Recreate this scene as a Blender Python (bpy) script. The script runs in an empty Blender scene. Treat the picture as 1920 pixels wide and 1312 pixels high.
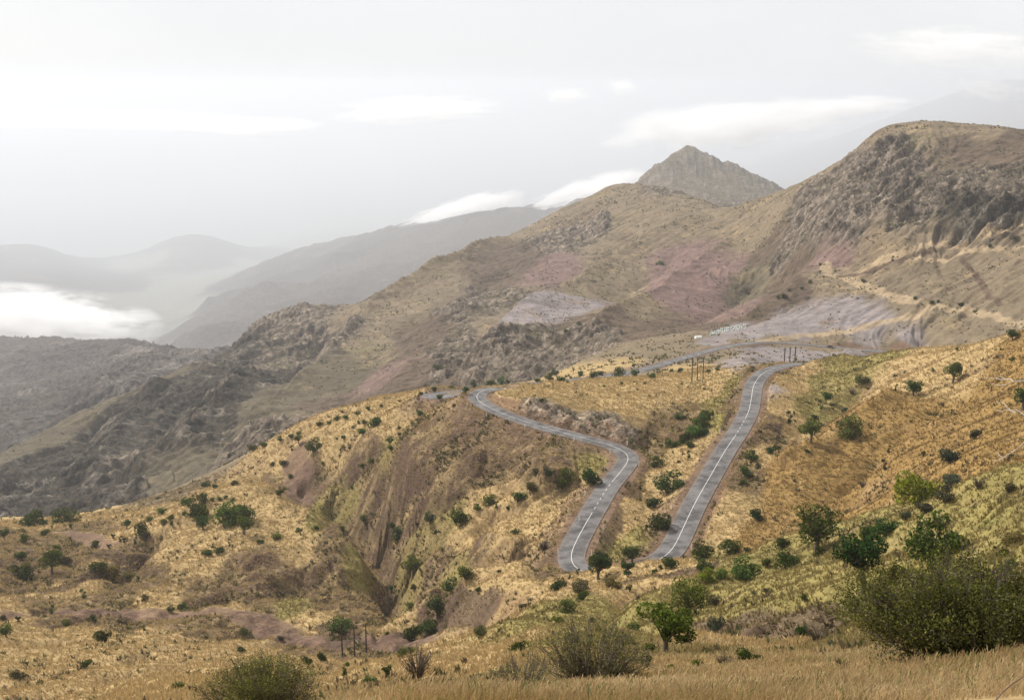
import bpy, math, random
import numpy as np
from mathutils import Vector, Matrix
sc = bpy.context.scene
R = math.radians
# ---------------------------------------------------------------- camera
PITCH = R(12.08); F = 2318.0
cam_d = bpy.data.cameras.new('camera'); cam = bpy.data.objects.new('camera', cam_d)
sc.collection.objects.link(cam); sc.camera = cam
cam_d.sensor_width = 36; cam_d.lens = 36 * F / 1920; cam_d.clip_start = .3; cam_d.clip_end = 250000
cam.location = (0, 0, 0); cam.rotation_euler = (math.pi / 2 - PITCH, 0, 0)
# ---------------------------------------------------------------- world, sun, exposure
SUN_EL, SUN_AZ = R(40), R(-52)          # azimuth from +Y, negative = to the left
w = bpy.data.worlds.new('World'); sc.world = w; w.use_nodes = True
nt = w.node_tree; nt.nodes.clear()
def N(nt, t, **k):
    n = nt.nodes.new(t)
    for a, b in k.items():
        if a == 'inp':
            for i, v in b.items(): n.inputs[i].default_value = v
        else: setattr(n, a, b)
    return n
def L(nt, a, b): nt.links.new(a, b)
sky = N(nt, 'ShaderNodeTexSky', sky_type='NISHITA', sun_disc=False, sun_elevation=SUN_EL, sun_rotation=SUN_AZ, dust_density=4.0, air_density=1.0, altitude=1500)
skm = N(nt, 'ShaderNodeVectorMath', operation='SCALE', inp={'Scale': .10}); L(nt, sky.outputs[0], skm.inputs[0])
tc = N(nt, 'ShaderNodeTexCoord')
mp = N(nt, 'ShaderNodeMapping', inp={'Scale': (1, 1, 3.2)}); L(nt, tc.outputs['Generated'], mp.inputs[0])
cn = N(nt, 'ShaderNodeTexNoise', inp={'Scale': 2.3, 'Detail': 7, 'Roughness': .55, 'Distortion': .4}); L(nt, mp.outputs[0], cn.inputs['Vector'])
cr = N(nt, 'ShaderNodeValToRGB'); L(nt, cn.outputs[0], cr.inputs[0])
cr.color_ramp.elements[0].position = .3; cr.color_ramp.elements[0].color = (.90, .905, .93, 1)
cr.color_ramp.elements[1].position = .75; cr.color_ramp.elements[1].color = (1.04, 1.04, 1.04, 1)
mx = N(nt, 'ShaderNodeMix', data_type='RGBA', inp={0: .88}); L(nt, skm.outputs[0], mx.inputs[6]); L(nt, cr.outputs[0], mx.inputs[7])
bg = N(nt, 'ShaderNodeBackground', inp={'Strength': .80}); L(nt, mx.outputs[2], bg.inputs[0])
wo = N(nt, 'ShaderNodeOutputWorld'); L(nt, bg.outputs[0], wo.inputs[0])
sl = bpy.data.lights.new('sun', 'SUN'); sl.energy = 5.0; sl.angle = R(4); sl.color = (1, .95, .87)
so = bpy.data.objects.new('sun', sl); sc.collection.objects.link(so)
sd = Vector((math.sin(SUN_AZ) * math.cos(SUN_EL), math.cos(SUN_AZ) * math.cos(SUN_EL), math.sin(SUN_EL)))
so.rotation_euler = sd.to_track_quat('Z', 'Y').to_euler(); so.location = (-50, 60, 80)
sc.view_settings.view_transform = 'Standard'; sc.view_settings.look = 'None'
sc.view_settings.exposure = .32; sc.view_settings.gamma = 1
sc.cycles.max_bounces = 6; sc.cycles.transparent_max_bounces = 8; sc.cycles.volume_bounces = 4
# ---------------------------------------------------------------- helpers
def ray(px, py):
    a = (px - 960) / F; b = (py - 656) / F
    y = math.cos(PITCH) - b * math.sin(PITCH); z = -(math.sin(PITCH) + b * math.cos(PITCH))
    return a / y, z / y          # x/y, z/y
def P(px, py, D):
    u, s = ray(px, py); return (u * D, D, s * D)
def lp(x, y): return math.atan2(x, y), math.log(math.hypot(x, y))
def sst(a, b, x):
    t = np.clip((x - a) / (b - a), 0, 1); return t * t * (3 - 2 * t)
def _h(ix, iy, s):
    n = ix.astype(np.int32).view(np.uint32) * np.uint32(374761393) + iy.astype(np.int32).view(np.uint32) * np.uint32(668265263) + np.uint32(s * 974711 & 0xffffffff)
    n = (n ^ (n >> np.uint32(13))) * np.uint32(1274126177); n = (n ^ (n >> np.uint32(16))) * np.uint32(2246822519)
    return ((n ^ (n >> np.uint32(15))) & np.uint32(0xffff)).astype(np.float32) / np.float32(65535)
def gn(x, y, s=0):               # gradient noise, about -1..1
    ix = np.floor(x); iy = np.floor(y); fx = (x - ix).astype(np.float32); fy = (y - iy).astype(np.float32)
    u = fx * fx * fx * (fx * (fx * 6 - 15) + 10); v = fy * fy * fy * (fy * (fy * 6 - 15) + 10)
    r = 0
    for i in (0, 1):
        for j in (0, 1):
            a = _h(ix + i, iy + j, s) * 6.2831853
            d = np.cos(a) * (fx - i) + np.sin(a) * (fy - j)
            r = r + d * (u if i else 1 - u) * (v if j else 1 - v)
    return r * 1.5
def fbm(x, y, sc_, o=4, s=0, g=.5):
    r = 0; a = 1; t = 0
    for k in range(o):
        r = r + a * gn(x / sc_ + 17.3 * k, y / sc_ - 9.1 * k, s + k); t += a; a *= g; sc_ *= .49
    return r / t
def ridged(x, y, sc_, o=4, s=0):
    r = 0; a = 1; t = 0; p = 1
    for k in range(o):
        n = 1 - np.abs(gn(x / sc_ + 7.7 * k, y / sc_ + 3.1 * k, s + k)) * 1.6
        n = np.clip(n, 0, 1) ** 2 * p; p = np.clip(n * 1.6, 0, 1)
        r = r + n * a; t += a; a *= .5; sc_ *= .5
    return r / t
# ---------------------------------------------------------------- land: survey points (image x, image y, distance, soil)
# soils: G gold grass, O orange grass, V green-gold grass, B brown soil, R red earth, K grey crag, D dark crag, L lavender scree, T tan hill grass, S far slope, P plain, - none seen
PTS = '''
-60 1330 150 G;100 1312 175 G;100 1250 225 G;-60 1230 240 G;250 1312 120 G;400 1312 70 G;400 1265 180 G;300 1200 280 G;150 1195 290 G;450 1215 285 G
0 1150 330 G;110 1150 335 B;200 1145 340 B;330 1157 335 B;300 1125 352 G;480 1165 328 B;560 1200 310 B;440 1125 352 G;250 1090 392 B;130 1100 385 G;0 1085 400 B
-60 1030 460 B;0 1055 430 B;0 1005 490 B;100 1060 432 B;190 1055 425 G;120 1030 470 B;60 985 560 G;0 972 620 G;440 1082 392 B;500 1095 375 B;560 1085 388 B;620 1092 380 B;470 1112 362 B;30 1035 455 B;60 1072 420 B;150 1052 430 B;20 1085 405 B;90 1035 460 B;130 962 610 G;-60 975 640 B
180 1000 500 B;240 1040 430 B;230 1005 480 G;250 965 560 G;300 930 600 T;350 910 620 T;330 975 480 G;330 1020 430 G;400 1055 400 G;400 985 445 G;450 1000 425 G;480 950 465 G;520 925 500 G;450 915 540 G;400 935 510 G
550 985 440 G;600 1000 435 V;560 1040 405 G;620 1060 395 B;500 1080 382 B;400 1110 365 B;600 1110 372 B;670 1070 395 V;640 1025 425 B;700 1110 378 B;720 1105 385 B;650 1140 352 B;550 1130 352 V;600 1160 330 G;680 1160 330 B
700 1180 312 G;760 1160 325 G;780 1195 300 B;700 1200 300 B;640 1215 300 B;640 1245 240 G;560 1260 170 G;500 1280 110 G;700 1240 230 G;760 1228 255 G;820 1210 270 G;600 1290 95 G;700 1270 110 G;800 1262 95 G
430 868 640 T;500 842 610 G;560 826 590 G;620 808 580 G;700 782 568 G;760 765 560 G;820 748 548 G;858 740 545 G;800 775 530 G;700 820 548 G;620 850 560 G;540 860 580 G;470 890 590 G;480 915 560 B;560 935 540 B;590 920 540 B;600 890 548 B;680 880 520 B
760 830 510 G;740 870 500 V;650 940 500 V;600 955 510 V;700 935 480 B;760 900 470 B;840 800 492 G;820 850 465 B;860 900 430 B;780 960 440 B;720 990 455 B;700 1020 450 B;680 995 470 B;640 965 490 B
730 1060 415 B;760 1035 410 V;790 1010 405 V;850 965 405 V;900 940 405 G;960 930 400 G;870 990 380 G;920 985 370 G;980 965 372 G;1050 945 375 G;1090 920 384 G;980 900 402 B;900 880 425 B;1050 880 400 B;1000 850 420 B;940 830 440 B;880 800 465 B;1110 868 402 V;1140 870 398 V
780 1080 380 V;820 1050 372 B;900 1040 345 B;860 1075 345 V;940 1020 345 G;1000 1010 340 G;1040 1000 340 G;1000 1045 318 G;1020 1065 306 B;960 1060 318 G;900 1085 318 G;850 1110 312 B;800 1120 330 B;760 1130 345 V;820 1160 310 B;870 1130 300 G;860 1165 290 B;900 1120 295 G;960 1100 285 G;1040 1095 270 G;1000 1110 262 G
900 1190 255 G;860 1200 262 G;950 1160 245 G;1000 1150 225 V;920 1230 150 G;900 1260 90 G;900 1290 45 G;960 1210 150 G;1060 1180 150 V;1010 1190 160 G
1085 1092 272 G;1105 1075 281 G;1130 1067 284 G;1160 1061 286 G;1195 1058 288 G;1250 1054 290 G;1300 1047 288 G;1350 1040 284 V;1150 1090 258 G;1250 1075 258 G;1400 1040 270 V;1450 1028 268 V;1100 1130 225 V;1200 1120 210 V;1150 1160 185 V;1250 1150 165 V;1200 1180 150 V;1300 1120 190 V;1400 1090 195 V;1350 1150 150 V;1450 1120 150 V;1400 1168 128 V
1500 1010 262 V;1560 992 252 V;1640 968 235 V;1720 940 215 V;1800 915 198 V;1860 897 185 V;1920 880 172 V;1990 860 160 V;1560 1040 205 V;1650 1010 190 V;1740 980 170 V;1830 950 155 V;1920 930 140 V;1500 1080 170 V;1560 1100 140 V;1650 1080 130 V;1750 1050 120 V;1850 1010 115 V;1950 990 105 V
1550 1145 112 V;1500 1155 112 V;1300 1178 120 B;1400 1190 108 B;1480 1185 104 B;1560 1180 98 B;1300 1205 88 G;1400 1215 78 G;1480 1215 74 G;1560 1210 72 V;1200 1220 90 V;1640 1150 80 V;1640 1200 60 V;1750 1130 62 V;1850 1110 60 V;1950 1100 55 V
1100 1215 95 V;1000 1240 70 G;1000 1275 38 G;1100 1265 45 G;1200 1250 52 G;1300 1240 56 V;1400 1250 48 G;1500 1245 46 G;1600 1240 42 V;1750 1220 36 V;1900 1200 33 V;1000 1300 25 G;1150 1295 25 G;1300 1285 27 G;1450 1280 25 G;1600 1275 23 G;1750 1270 20 G;1900 1255 19 G;1150 1330 14 G;1400 1330 13 G;1700 1330 11 G;1950 1330 10 G;800 1312 38 G;600 1325 45 G;400 1335 50 G;200 1345 90 G
1450 1035 296 -;1560 1010 290 -;1720 960 250 -;1860 920 212 -;1960 890 190 -
1140 1030 325 V;1160 990 345 G;1180 950 358 G;1200 1000 332 V;1200 1040 313 B;1240 1000 338 G;1210 920 378 G;1240 880 392 G;1280 850 405 G;1250 930 365 G;1300 880 385 G;1320 830 410 G;1360 790 432 V
1215 845 418 B;1180 822 418 K;1150 806 425 K;1100 792 436 K;1050 781 444 K;1000 766 453 K;950 745 474 G;940 735 487 G;1000 740 485 G;1060 750 480 G;1100 770 470 G;1180 790 440 G;1250 805 440 B;1280 790 450 B;1300 770 462 B;1330 760 468 V;1000 722 512 G;1060 724 510 G;1130 728 512 G;1180 745 495 G;1200 717 530 G;1250 740 500 G;1290 722 520 G;1330 735 500 G;1350 700 535 G;1380 730 495 V;1300 708 545 G;1380 690 548 L;1390 760 455 B;1400 682 570 L
1280 700 600 G;1340 688 625 G;1200 708 610 G;1120 716 590 G;1040 722 572 G;960 724 565 G;900 732 552 G
1100 698 690 G;1160 680 720 G;1180 660 770 T;1230 640 815 T;1300 630 840 T;1340 640 815 L;1400 625 875 L;1450 615 895 L;1420 655 800 L;1480 662 790 L;1520 664 785 L;1340 672 720 T;1290 690 665 G;1400 675 690 L
1440 730 480 L;1460 760 455 G;1440 800 425 B;1430 850 395 G;1400 900 366 B;1380 960 340 G;1350 1010 318 G;1320 1040 304 V;1480 720 500 G;1500 690 545 G;1530 675 570 V;1520 760 460 V;1500 800 428 G;1560 720 505 V;1600 672 555 V;1680 662 535 V;1750 656 505 G;1850 645 450 G;1920 635 420 O;1990 625 395 O
1480 840 395 O;1460 900 362 O;1440 980 326 O;1420 1020 308 O;1540 830 392 O;1560 880 362 O;1540 940 335 O;1530 985 318 O;1600 780 418 O;1660 730 455 G;1640 820 382 O;1700 780 395 O;1700 860 335 O;1640 900 335 O;1620 950 315 O;1700 920 298 O;1780 720 420 G;1800 790 360 O;1800 860 300 O;1780 900 272 O;1900 700 390 O;1900 780 325 O;1900 850 255 O;1990 800 290 O
1530 800 620 -;1620 790 640 -;1720 785 640 -;1850 770 620 -;1960 750 600 -;1530 700 700 -
1600 664 800 L;1720 668 830 L;1700 640 845 L;1650 610 880 L;1760 640 830 T;1850 640 790 T;1820 600 845 T;1900 600 810 T;1960 600 780 T;1560 600 905 L;1500 610 905 L;1600 575 930 L;1720 578 885 T
1550 530 1010 T;1480 560 990 B;1420 590 960 B;1380 560 1060 R;1320 605 950 B;1240 620 950 B;1620 520 1000 T;1620 545 960 T;1700 540 930 T;1700 500 970 T;1780 470 985 T;1780 530 910 T;1850 560 860 T;1920 520 860 T;1900 450 940 T;1700 450 1010 T;1640 450 1050 T;1580 480 1070 R;1530 500 1080 R;1500 480 1150 B
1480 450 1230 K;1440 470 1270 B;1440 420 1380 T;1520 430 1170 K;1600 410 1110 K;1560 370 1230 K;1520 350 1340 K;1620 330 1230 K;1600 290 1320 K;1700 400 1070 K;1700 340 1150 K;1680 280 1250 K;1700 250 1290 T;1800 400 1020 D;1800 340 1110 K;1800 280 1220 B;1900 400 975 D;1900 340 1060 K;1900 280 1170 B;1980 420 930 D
1650 248 1320 T;1740 235 1310 T;1850 243 1270 T;1920 250 1240 B;1620 268 1350 T;1560 315 1420 T;1480 355 1520 T;1420 375 1640 T;1345 388 1830 T;1980 255 1200 B;1560 330 1350 K
1600 380 1700 -;1740 330 1650 -;1850 330 1600 -;1980 330 1550 -;1480 440 1850 -;1400 450 2050 -;1680 360 1700 -
1300 372 1900 T;1240 358 2020 K;1190 345 2120 T;1140 357 2150 T;1100 378 2160 T;1040 405 2160 T;1000 430 2150 T;940 455 2130 T;880 480 2100 T;820 505 2080 T;760 528 2050 T;710 548 2020 V;670 570 1980 V;620 580 1950 K;560 600 1920 K;480 632 1850 K;440 655 1790 D;380 675 1720 D;320 700 1660 V;240 738 1590 V;160 770 1530 V;80 810 1460 V;0 850 1390 V;-60 880 1340 V
1260 400 1750 T;1180 400 1880 T;1100 430 1900 K;1060 450 1850 K;1040 500 1650 R;960 500 1750 B;1140 470 1700 T;1200 450 1700 T;1280 440 1600 T;1350 430 1550 T;1180 520 1450 T;1120 540 1420 T;1060 560 1380 T;1250 500 1430 R;1330 470 1430 R;1300 540 1230 R;1240 570 1180 R;1360 500 1290 R;1180 590 1120 T;1120 620 1050 B;1060 590 1230 L;1000 600 1200 L;960 620 1180 L;1380 470 1400 T;1410 520 1220 V
1100 650 960 K;1040 670 930 K;980 690 900 K;900 700 900 K;960 650 1040 K;880 640 1180 K;840 690 1010 K;860 560 1500 K;920 560 1440 K;940 600 1280 T;800 560 1600 T;780 620 1380 B;760 700 1080 B;700 700 1150 R;800 730 930 B;720 750 980 B;640 740 1120 B;560 780 1010 T;520 790 960 K;480 790 1000 K;620 780 900 B;700 640 1400 T;700 590 1700 T;620 650 1500 K;640 690 1300 V;560 710 1300 V;500 760 1200 V
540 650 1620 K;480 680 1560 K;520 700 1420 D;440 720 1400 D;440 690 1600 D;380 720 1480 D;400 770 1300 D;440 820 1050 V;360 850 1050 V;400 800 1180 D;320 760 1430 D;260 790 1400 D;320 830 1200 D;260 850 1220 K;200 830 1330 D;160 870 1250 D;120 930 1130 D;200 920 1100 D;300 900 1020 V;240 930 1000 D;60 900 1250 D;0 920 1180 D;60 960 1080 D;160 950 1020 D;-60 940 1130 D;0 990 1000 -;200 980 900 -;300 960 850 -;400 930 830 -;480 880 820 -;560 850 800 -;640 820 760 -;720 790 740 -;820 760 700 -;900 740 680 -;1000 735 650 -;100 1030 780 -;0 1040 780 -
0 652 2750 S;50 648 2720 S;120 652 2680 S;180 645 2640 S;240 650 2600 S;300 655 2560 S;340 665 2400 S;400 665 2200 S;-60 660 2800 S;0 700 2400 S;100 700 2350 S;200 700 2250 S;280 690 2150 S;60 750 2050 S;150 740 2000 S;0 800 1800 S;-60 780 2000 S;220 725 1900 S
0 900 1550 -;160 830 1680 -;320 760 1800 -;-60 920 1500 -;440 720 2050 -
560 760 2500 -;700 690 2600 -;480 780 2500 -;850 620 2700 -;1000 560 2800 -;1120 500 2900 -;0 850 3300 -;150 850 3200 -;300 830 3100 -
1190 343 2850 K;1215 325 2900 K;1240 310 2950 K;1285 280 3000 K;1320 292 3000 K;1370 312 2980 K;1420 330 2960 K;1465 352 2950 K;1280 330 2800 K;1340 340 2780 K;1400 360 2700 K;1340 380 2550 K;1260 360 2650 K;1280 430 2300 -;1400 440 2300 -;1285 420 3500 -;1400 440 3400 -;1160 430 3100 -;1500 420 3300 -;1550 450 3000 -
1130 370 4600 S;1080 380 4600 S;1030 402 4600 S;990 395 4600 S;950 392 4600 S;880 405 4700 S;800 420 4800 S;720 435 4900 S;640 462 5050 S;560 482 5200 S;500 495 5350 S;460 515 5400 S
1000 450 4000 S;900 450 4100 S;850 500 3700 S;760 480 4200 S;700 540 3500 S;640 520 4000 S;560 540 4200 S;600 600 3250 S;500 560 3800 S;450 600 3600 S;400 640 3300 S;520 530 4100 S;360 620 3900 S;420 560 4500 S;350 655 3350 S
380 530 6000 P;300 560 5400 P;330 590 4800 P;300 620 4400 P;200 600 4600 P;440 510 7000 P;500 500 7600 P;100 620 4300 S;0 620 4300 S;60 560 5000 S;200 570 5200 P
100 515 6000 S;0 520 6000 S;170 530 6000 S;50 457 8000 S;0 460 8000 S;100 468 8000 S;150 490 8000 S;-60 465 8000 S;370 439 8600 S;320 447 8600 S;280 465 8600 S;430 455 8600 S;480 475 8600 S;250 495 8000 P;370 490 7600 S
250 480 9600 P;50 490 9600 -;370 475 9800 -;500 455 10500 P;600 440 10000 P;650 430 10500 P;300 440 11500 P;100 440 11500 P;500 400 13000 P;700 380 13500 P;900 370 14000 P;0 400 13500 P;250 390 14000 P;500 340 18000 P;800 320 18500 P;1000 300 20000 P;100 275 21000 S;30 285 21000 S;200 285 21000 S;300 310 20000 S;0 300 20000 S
600 460 6500 -;800 440 6300 -;1000 430 6000 -;1150 400 6000 -
1300 310 19000 P;1480 325 12000 S;1560 290 12000 S;1650 250 12200 S;1740 200 12600 S;1830 165 13000 S;1920 138 13400 S;1990 120 13600 S;1600 330 9000 S;1800 280 8500 S;1920 250 8500 S;1700 330 6500 S;1920 350 5500 S;1600 420 4500 -;1900 400 4000 -
0 262 30000 P;500 262 30000 P;1000 262 30000 P;1500 262 30000 P;1900 262 30000 -;-60 262 30000 P;0 250 42000 P;600 250 42000 P;1200 250 42000 P;1900 250 42000 P
'''
CLS = 'GOVBRKDLTSPE-'
ctl = []; cls = []
for tok in PTS.replace('\n', ';').split(';'):
    q = tok.split()
    if len(q) == 4:
        dq = float(q[2]); dq = dq if dq < 2200 else 2200 + (dq - 2200) * 2.8
        x, y, z = P(float(q[0]), float(q[1]), dq)
        a, v = lp(x, y); ctl.append((a, v, z / math.hypot(x, y))); cls.append(CLS.index('E' if q[3] == 'V' and dq > 850 else q[3]))
# the road and its survey (image x, image y, distance)
ROAD1 = [(1560, 684, 590), (1500, 681, 566), (1462, 687, 545), (1432, 698, 523), (1414, 720, 495), (1409, 745, 471), (1403, 772, 446), (1385, 805, 421), (1358, 848, 398), (1330, 895, 373), (1302, 945, 350), (1278, 995, 329), (1262, 1028, 317), (1238, 1049, 309), (1195, 1062, 304), (1145, 1072, 301), (1105, 1078, 300), (1080, 1067, 304), (1070, 1045, 312), (1078, 1018, 323), (1098, 982, 340), (1120, 945, 358), (1140, 912, 374), (1163, 885, 389), (1177, 865, 400), (1176, 851, 408), (1150, 836, 417), (1090, 820, 427), (1020, 800, 439), (960, 781, 453), (915, 763, 468), (895, 748, 480), (896, 736, 490), (915, 726, 500), (950, 722, 507), (930, 728, 520), (870, 741, 532), (820, 748, 536), (802, 745, 543), (820, 738, 552), (870, 733, 562), (940, 727, 582), (1040, 716, 612), (1130, 707, 640), (1200, 694, 668), (1260, 677, 705), (1330, 657, 760), (1390, 645, 808), (1450, 641, 838), (1553, 650, 848), (1660, 661, 845), (1715, 668, 822), (1765, 695, 775)]
for i, (px, py, D) in enumerate(ROAD1):
    x, y, z = P(px, py, D); a, v = lp(x, y)
    ctl.append((a, v, z / math.hypot(x, y))); cls.append(CLS.index('B') if i < 34 else CLS.index('T'))
# feet of the photographer
for deg in (-30, -15, 0, 15, 30):
    for r in (2.0, 5.0):
        ctl.append((R(deg), math.log(r), (-1.65 - .36 * r) / r)); cls.append(0)
ctl = np.array(ctl); cls = np.array(cls)
KV = .40
def rk(d2): return .5 * d2 * np.log(np.maximum(d2, 1e-12))
def tps_fit(p, f, lam):
    n = len(p); d2 = ((p[:, None] - p[None]) ** 2).sum(-1)
    A = np.zeros((n + 3, n + 3)); A[:n, :n] = rk(d2) + lam * np.eye(n)
    Q = np.c_[np.ones(n), p]; A[:n, n:] = Q; A[n:, :n] = Q.T
    return np.linalg.solve(A, np.r_[f, 0, 0, 0])
cp = np.c_[ctl[:, 0], ctl[:, 1] * KV]
wt = tps_fit(cp, ctl[:, 2], 2e-6)
# polar sheet: azimuth columns (dense in view, sparse all round), log-spaced rings
QC, QR = 1150, 1.0
A_IN = R(26.0)
ph_in = np.linspace(-A_IN, A_IN, QC)
ph_out = A_IN + (math.pi - A_IN) * (np.linspace(0, 1, 130)[1:] ** 1.7)
PH = np.r_[-ph_out[::-1], ph_in, ph_out]
def seg(a, b, n): return np.linspace(math.log(a), math.log(b), int(n * QR), endpoint=False)
LR = np.r_[seg(1.2, 10, 30), seg(10, 100, 150), seg(100, 900, 800), seg(900, 3300, 720), seg(3300, 120000, 210), [math.log(120000)]]
# evaluate on a coarse lattice then refine with cubic weights
ca = np.linspace(R(-30), R(30), 260); cv = np.linspace(math.log(1.2), math.log(120000), 420)
S = np.zeros((len(cv), len(ca)))
for i, v in enumerate(cv):
    q = np.c_[ca, np.full(len(ca), v * KV)]
    d2 = ((q[:, None] - cp[None]) ** 2).sum(-1)
    S[i] = rk(d2) @ wt[:-3] + wt[-3] + q @ wt[-2:]
def cub(xs, g):
    t = np.clip((xs - g[0]) / (g[1] - g[0]), 0, len(g) - 1.0001); k = t.astype(int); f = t - k
    W = np.zeros((len(xs), len(g))); n = len(g) - 1
    for o, c in ((-1, -.5 * f + f * f - .5 * f ** 3), (0, 1 - 2.5 * f * f + 1.5 * f ** 3), (1, .5 * f + 2 * f * f - 1.5 * f ** 3), (2, -.5 * f * f + .5 * f ** 3)):
        np.add.at(W, (np.arange(len(xs)), np.clip(k + o, 0, n)), c)
    return W
SS = cub(LR, cv) @ S @ cub(np.clip(PH, R(-29.9), R(29.9)), ca).T
RR = np.exp(LR)[:, None]; AA = PH[None, :]
X = RR * np.sin(AA); Y = RR * np.cos(AA); Z = SS * RR
nr, nc = X.shape
# generic country outside the surveyed sector
gen = -1.65 - .36 * RR * np.cos(AA)
gen = np.where(gen < -120, -120 - 900 * (1 - np.exp((gen + 120) / 4000)), gen)
gen = np.where(gen > 4, 4 + 10 * (1 - np.exp(-(gen - 4) / 40)), gen)
bl = sst(R(27), R(48), np.abs(AA)); bl = np.maximum(bl, 1 - sst(1.5, 6, RR))
Z = Z * (1 - bl) + gen * bl
Z = np.minimum(Z, 120)
# ---------------------------------------------------------------- soil map (weights per soil from the survey, broken up by noise)
lat = np.zeros((13, len(cv), len(ca)), np.float32)
oh = np.eye(13)[cls]; oh = oh[cls != 12]; cpc = cp[cls != 12]
for i, v in enumerate(cv):
    q = np.c_[ca, np.full(len(ca), v * KV)]
    d2 = ((q[:, None] - cpc[None]) ** 2).sum(-1)
    W = 1 / (d2 + 2e-5) ** 2.6
    W /= W.sum(1, keepdims=True); lat[:, i] = (W @ oh).T
def lin(xs, g):
    t = np.clip((xs - g[0]) / (g[1] - g[0]), 0, len(g) - 1.0001); k = t.astype(int); f = t - k
    W = np.zeros((len(xs), len(g)), np.float32); W[np.arange(len(xs)), k] = 1 - f; W[np.arange(len(xs)), k + 1] += f
    return W
Wr, Wa = lin(LR, cv), lin(np.clip(PH, R(-29.9), R(29.9)), ca).T
CW = [(Wr @ lat[k] @ Wa).astype(np.float32) for k in range(12)]
del lat
Xf = X.astype(np.float32); Yf = Y.astype(np.float32)
lam = np.clip(RR * .10, 3, 900)                                   # size of the break-up grows with distance
lamq = 2.0 ** np.floor(np.log2(lam)); lamf = np.log2(lam) - np.floor(np.log2(lam))
def band(seed, o=4, rel=1.0, g=.6):
    """noise whose size follows the survey spacing: blend of two octave-locked fields"""
    out = np.zeros(X.shape, np.float32)
    lv = np.unique(lamq)
    for l in lv:
        for side in (0, 1):
            rows = np.where(lamq[:, 0] == (l if side == 0 else l / 1))[0]
            if len(rows) == 0: continue
            a = rows[0]; b = rows[-1] + 1
            n = fbm(Xf[a:b], Yf[a:b], l * rel * (1 if side == 0 else 2), o, seed + int(math.log2(l)) * 7 + side * 7, g)
            f = lamf[a:b]
            out[a:b] += n * ((1 - f) if side == 0 else f)
    return out
tot = 0
for k in range(12):
    CW[k] = np.maximum(CW[k] + (band(100 + 31 * k, 5, .8, .72)) * 1.7 * np.sqrt(np.clip(CW[k], 0, 1)), 0) ** 2.2; tot = tot + CW[k]
tot = tot + 1e-6
for k in range(12): CW[k] /= tot
G, O_, V_, B_, R_, K_, D_, L_, T_, S_, P_, E_ = CW
# ---------------------------------------------------------------- relief
PHc = np.cos(PH)
def ground(px, py, rmin=4.0):
    """where the line of sight through an image point of the survey meets the land"""
    u, s = ray(px, py); f = math.atan(u); j = int(np.clip(np.searchsorted(PH, f), 1, nc - 1))
    j = j if abs(PH[j] - f) < abs(PH[j - 1] - f) else j - 1
    sl_ = Z[:, j] / (np.exp(LR) * PHc[j]); i0 = np.searchsorted(LR, math.log(rmin))
    k = np.where(sl_[i0:] >= s)[0]
    i = i0 + (k[0] if len(k) else len(LR) - i0 - 1); r = math.exp(LR[i])
    return (r * math.sin(f), r * math.cos(f), Z[i, j])
dlr = np.gradient(LR)[:, None]; dph = np.gradient(PH)[None, :]
def grad(Zz):
    gr = np.gradient(Zz, axis=0) / dlr / RR; ga = np.gradient(Zz, axis=1) / dph / RR
    sa, ca_ = np.sin(AA), np.cos(AA)
    return (gr * sa + ga * ca_).astype(np.float32), (gr * ca_ - ga * sa).astype(np.float32)
gx, gy = grad(Z)
def erode(x, y, gx, gy, lam, octv, seed, gain=.5, sharp=0.0):
    """gullies that run downhill: waves across the slope direction, refined octave by octave"""
    h = np.zeros(x.shape, np.float32); a = 1.0
    dx = -gy.copy(); dy = gx.copy(); n = np.sqrt(dx * dx + dy * dy) + 1e-4; st = np.clip(n * 2.2, 0, 1)
    dx /= n; dy /= n; cx = np.zeros_like(h); cy = np.zeros_like(h)
    for o in range(octv):
        px = x / lam; py = y / lam; ux = dx + cx; uy = dy + cy; m = np.sqrt(ux * ux + uy * uy) + 1e-4; ux = ux / m; uy = uy / m
        ix = np.floor(px); iy = np.floor(py); va = 0; vs = 0; wt_ = 0
        for i in (-1, 0, 1):
            for j in (-1, 0, 1):
                qx = ix + i; qy = iy + j
                rx = px - qx - .5 - (_h(qx, qy, seed + o) - .5) * .9; ry = py - qy - .5 - (_h(qx, qy, seed + o + 50) - .5) * .9
                wg = np.exp(-(rx * rx + ry * ry) * 2.4); ph = (rx * ux + ry * uy) * 6.2831853 + _h(qx, qy, seed + o + 90) * 6.28
                va = va + np.cos(ph) * wg; vs = vs - np.sin(ph) * wg; wt_ = wt_ + wg
        va = va / wt_; vs = vs / wt_
        h += a * (va * (1 - sharp) + sharp * (.62 - 1.9 * np.sqrt(va * va + .004))) * st
        cx += -uy * 0 + vs * ux * .9 * st; cy += vs * uy * .9 * st
        a *= gain; lam *= .5; st = np.clip(st * 1.15, 0, 1)
    return h
def spread(path, reach, DR, ZR, SR=None):
    for i, p in enumerate(path):
        f, v = lp(p[0], p[1]); r = math.exp(v); wv = reach / r
        a0, a1 = np.searchsorted(PH, (f - wv, f + wv)); b0, b1 = np.searchsorted(LR, (v - wv, v + wv))
        if a0 >= a1 or b0 >= b1: continue
        s = (slice(b0, b1), slice(a0, a1))
        d = np.hypot(X[s] - p[0], Y[s] - p[1]); m = d < DR[s]
        DR[s] = np.where(m, d, DR[s]); ZR[s] = np.where(m, p[2], ZR[s])
        if SR is not None: SR[s] = np.where(m, i, SR[s])
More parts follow.
